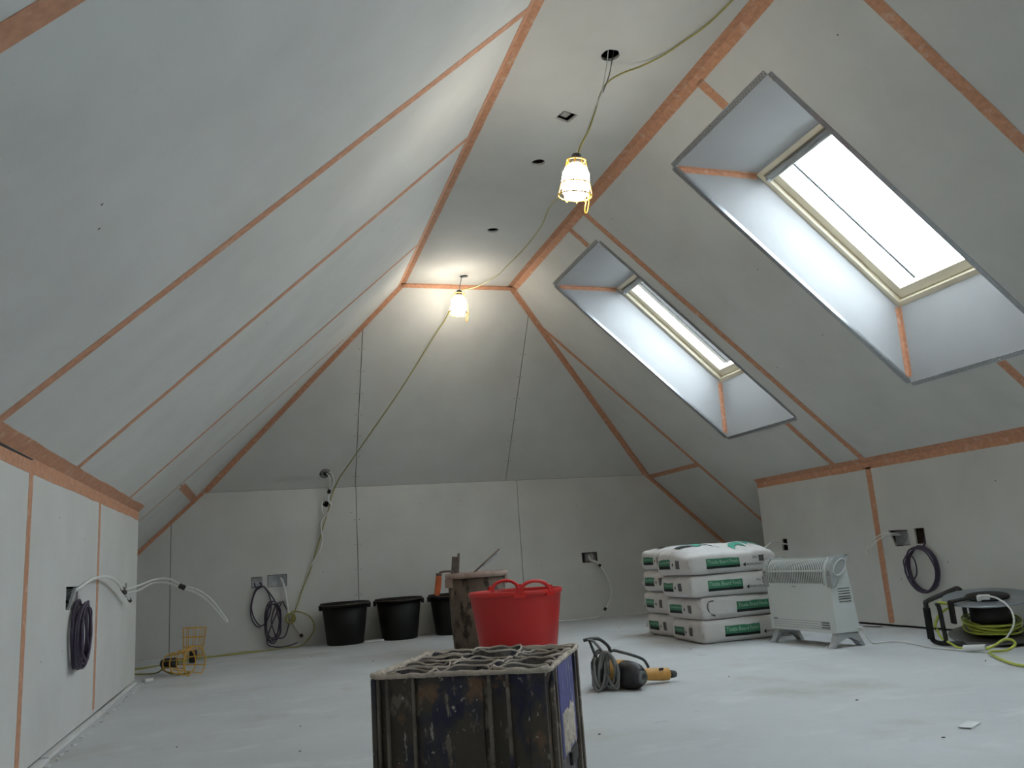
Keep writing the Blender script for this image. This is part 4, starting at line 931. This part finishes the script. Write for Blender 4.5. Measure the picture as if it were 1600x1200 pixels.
for i in range(N1 + 1):
    row = []
    for j in range(N2 + 1):
        y = .128 + .165 * i / N1; z = .135 + .085 * j / N2 + .02 * noise.noise(Vector((i * .3, j * .2, 2)))
        e = min(i, N1 - i, j, N2 - j) / 3; h_ = .0006 + .005 * min(1, e) * (.5 + noise.noise(Vector((y * 34 + 2 * math.sin(z * 60), z * 75 + y * 40, 1.)))) 
        row.append(bm.verts.new((CL - INS + .008 + max(.0003, h_), y, z)))
    g.append(row)
for i in range(N1):
    for j in range(N2): bm.faces.new((g[i][j], g[i + 1][j], g[i + 1][j + 1], g[i][j + 1]))
lab(obj('plaster_smear', bm, CRUST, t, True), 'finger-smeared patch of dried plaster')
bm = bmesh.new(); box(bm, (CL - INS + .003, .275, .105), (.008, .09, .03)); bevel(bm, .003); lab(obj('hand_hole', bm, VOID, t), 'dark hand hole low on the side')
# bottle cells: caked rings, and small rings where four meet
nx, ny = 3, 4; x0, y0 = .012, .012; px, py = (CL - 2 * x0) / nx, (CW - 2 * y0) / ny
rg = random.Random(5)
K = 32
def cell(cx_, cy_, ra, rb_, nm, hz, sd, wall=.0034):
    bm_ = bmesh.new(); loops = []
    def Lp(s_, z, amp): return [(cx_ + (ra - s_) * math.cos(a) + .002 * noise.noise(Vector((sd, k * .5, 0))), cy_ + (rb_ - s_) * math.sin(a), z + amp * noise.noise(Vector((sd * 2.3, math.cos(a) * 1.6, math.sin(a) * 1.6)))) for k, a in enumerate([2 * PI * k / K for k in range(K)])]
    rows = [Lp(0, .16, 0), Lp(-.0003, CH - .0055 + hz, .009), Lp(.0006, CH - .0015 + hz, .009), Lp(wall * .8, CH - .001 + hz, .009), Lp(wall + .0006, CH - .0050 + hz, .009), Lp(wall, .16, 0)]
    loft(bm_, rows); bm_.faces.ensure_lookup_table()
    for q in range(K, 4 * K): bm_.faces[q].material_index = 1
    o = obj(nm, bm_, CELLM, t, True); o.data.materials.append(CRUST); return o
for i in range(nx):
    for j in range(ny):
        hz = rg.uniform(-.005, .003) + (.009 if (i, j) == (1, 3) else 0)
        cell(x0 + px * (i + .5), y0 + py * (j + .5), px / 2 - .0007, py / 2 - .0007, 'bottle_cell', hz, 10 * i + j)
for i in range(nx - 1):
    for j in range(ny - 1):
        cell(x0 + px * (i + 1), y0 + py * (j + 1), .0105, .0085, 'filler_cell', rg.uniform(-.022, -.012), 50 + 10 * i + j, .003)
for i in range(nx):                                 # crusty lumps where the rings meet the lip
    for j in range(ny):
        if rg.random() < .75:
            bm = bmesh.new(); bmesh.ops.create_icosphere(bm, subdivisions=2, radius=.007)
            q = Vector((CL - .024, y0 + py * (j + (.1 if i else .9)), CH + .000))
            if i == 1: q = Vector((x0 + px * rg.choice((1, 2, 2.9)), .022, CH - .002))
            for v in bm.verts: v.co = Vector((v.co.x * 1.1, v.co.y * 1.2, v.co.z * .45)) * (1 + .35 * noise.noise(v.co * 120 + q * 50)) + q
            obj('plaster_lump', bm, CRUST, t, True)

# ------------------------------------------------------------------ small litter on the floor
for k, (ya, yb, wd, hh) in enumerate(((2.1, 3.28, .034, .010), (3.30, 4.36, .026, .012), (4.38, 5.40, .020, .010))):
    bm = bmesh.new(); box(bm, (XKL + .004 + wd / 2, (ya + yb) / 2, hh / 2), (wd, yb - ya, hh), Matrix.Rotation((.004, -.003, .003)[k], 3, 'Z')); bevel(bm, .002)
    tag(obj('board_strip', bm, BOARD_W2), ('wide pale board offcut at the foot of the left knee wall, nearest length', 'pale board offcut at the foot of the left knee wall, middle length', 'narrow pale board offcut at the foot of the left knee wall, far length')[k], 'offcut', 'offcuts along the knee wall')
bm = bmesh.new(); n = 40                              # line of crumbled plaster along the foot of the left knee wall
for k in range(n):
    y = 2.0 + 3.4 * k / n; q = Vector((XKL + .050 + .016 * random.random(), y + random.uniform(-.02, .02), .003)); s_ = random.uniform(.004, .011)
    box(bm, q, (s_ * 1.2, s_ * 2.6, .006), Matrix.Rotation(random.uniform(-.5, .5), 3, 'Z'))
o = obj('plaster_crumbs', bm, BOARD_W2); o['kind'] = 'stuff'; tag(o, 'pale crumbs of plasterboard along the foot of the left knee wall', 'debris')
bm = bmesh.new()
for k in range(26):
    x, y = random.uniform(-1.2, 2.6), random.uniform(1.6, 6.5); s_ = random.uniform(.002, .006)
    box(bm, (x, y, .0015), (s_ * 1.6, s_, .003), Matrix.Rotation(random.uniform(0, 3), 3, 'Z'))
o = obj('floor_crumbs', bm, CABLE_G); o['kind'] = 'stuff'; tag(o, 'scattered grey crumbs of dirt over the dusty floor', 'debris')
for (x, y, rz, sx, sy, lb) in ((1.245, 2.06, .5, .085, .035, 'small scrap of printed paper on the floor in front of the reel'), (-1.33, 5.46, .8, .055, .035, 'white board crumb by the foot of the left knee wall end'), (2.86, 4.42, .2, .03, .12, 'flat dark offcut against the right knee wall foot')):
    bm = bmesh.new(); box(bm, (0, 0, .0025 if lb[0] != 'w' else .008), (sx, sy, .003 if lb[0] != 'w' else .014)); o = obj('scrap', bm, STEELD if lb[0] == 'f' else PAPER); o.location = (x, y, .001); o.rotation_euler = (0, 0, rz); tag(o, lb, 'scrap')
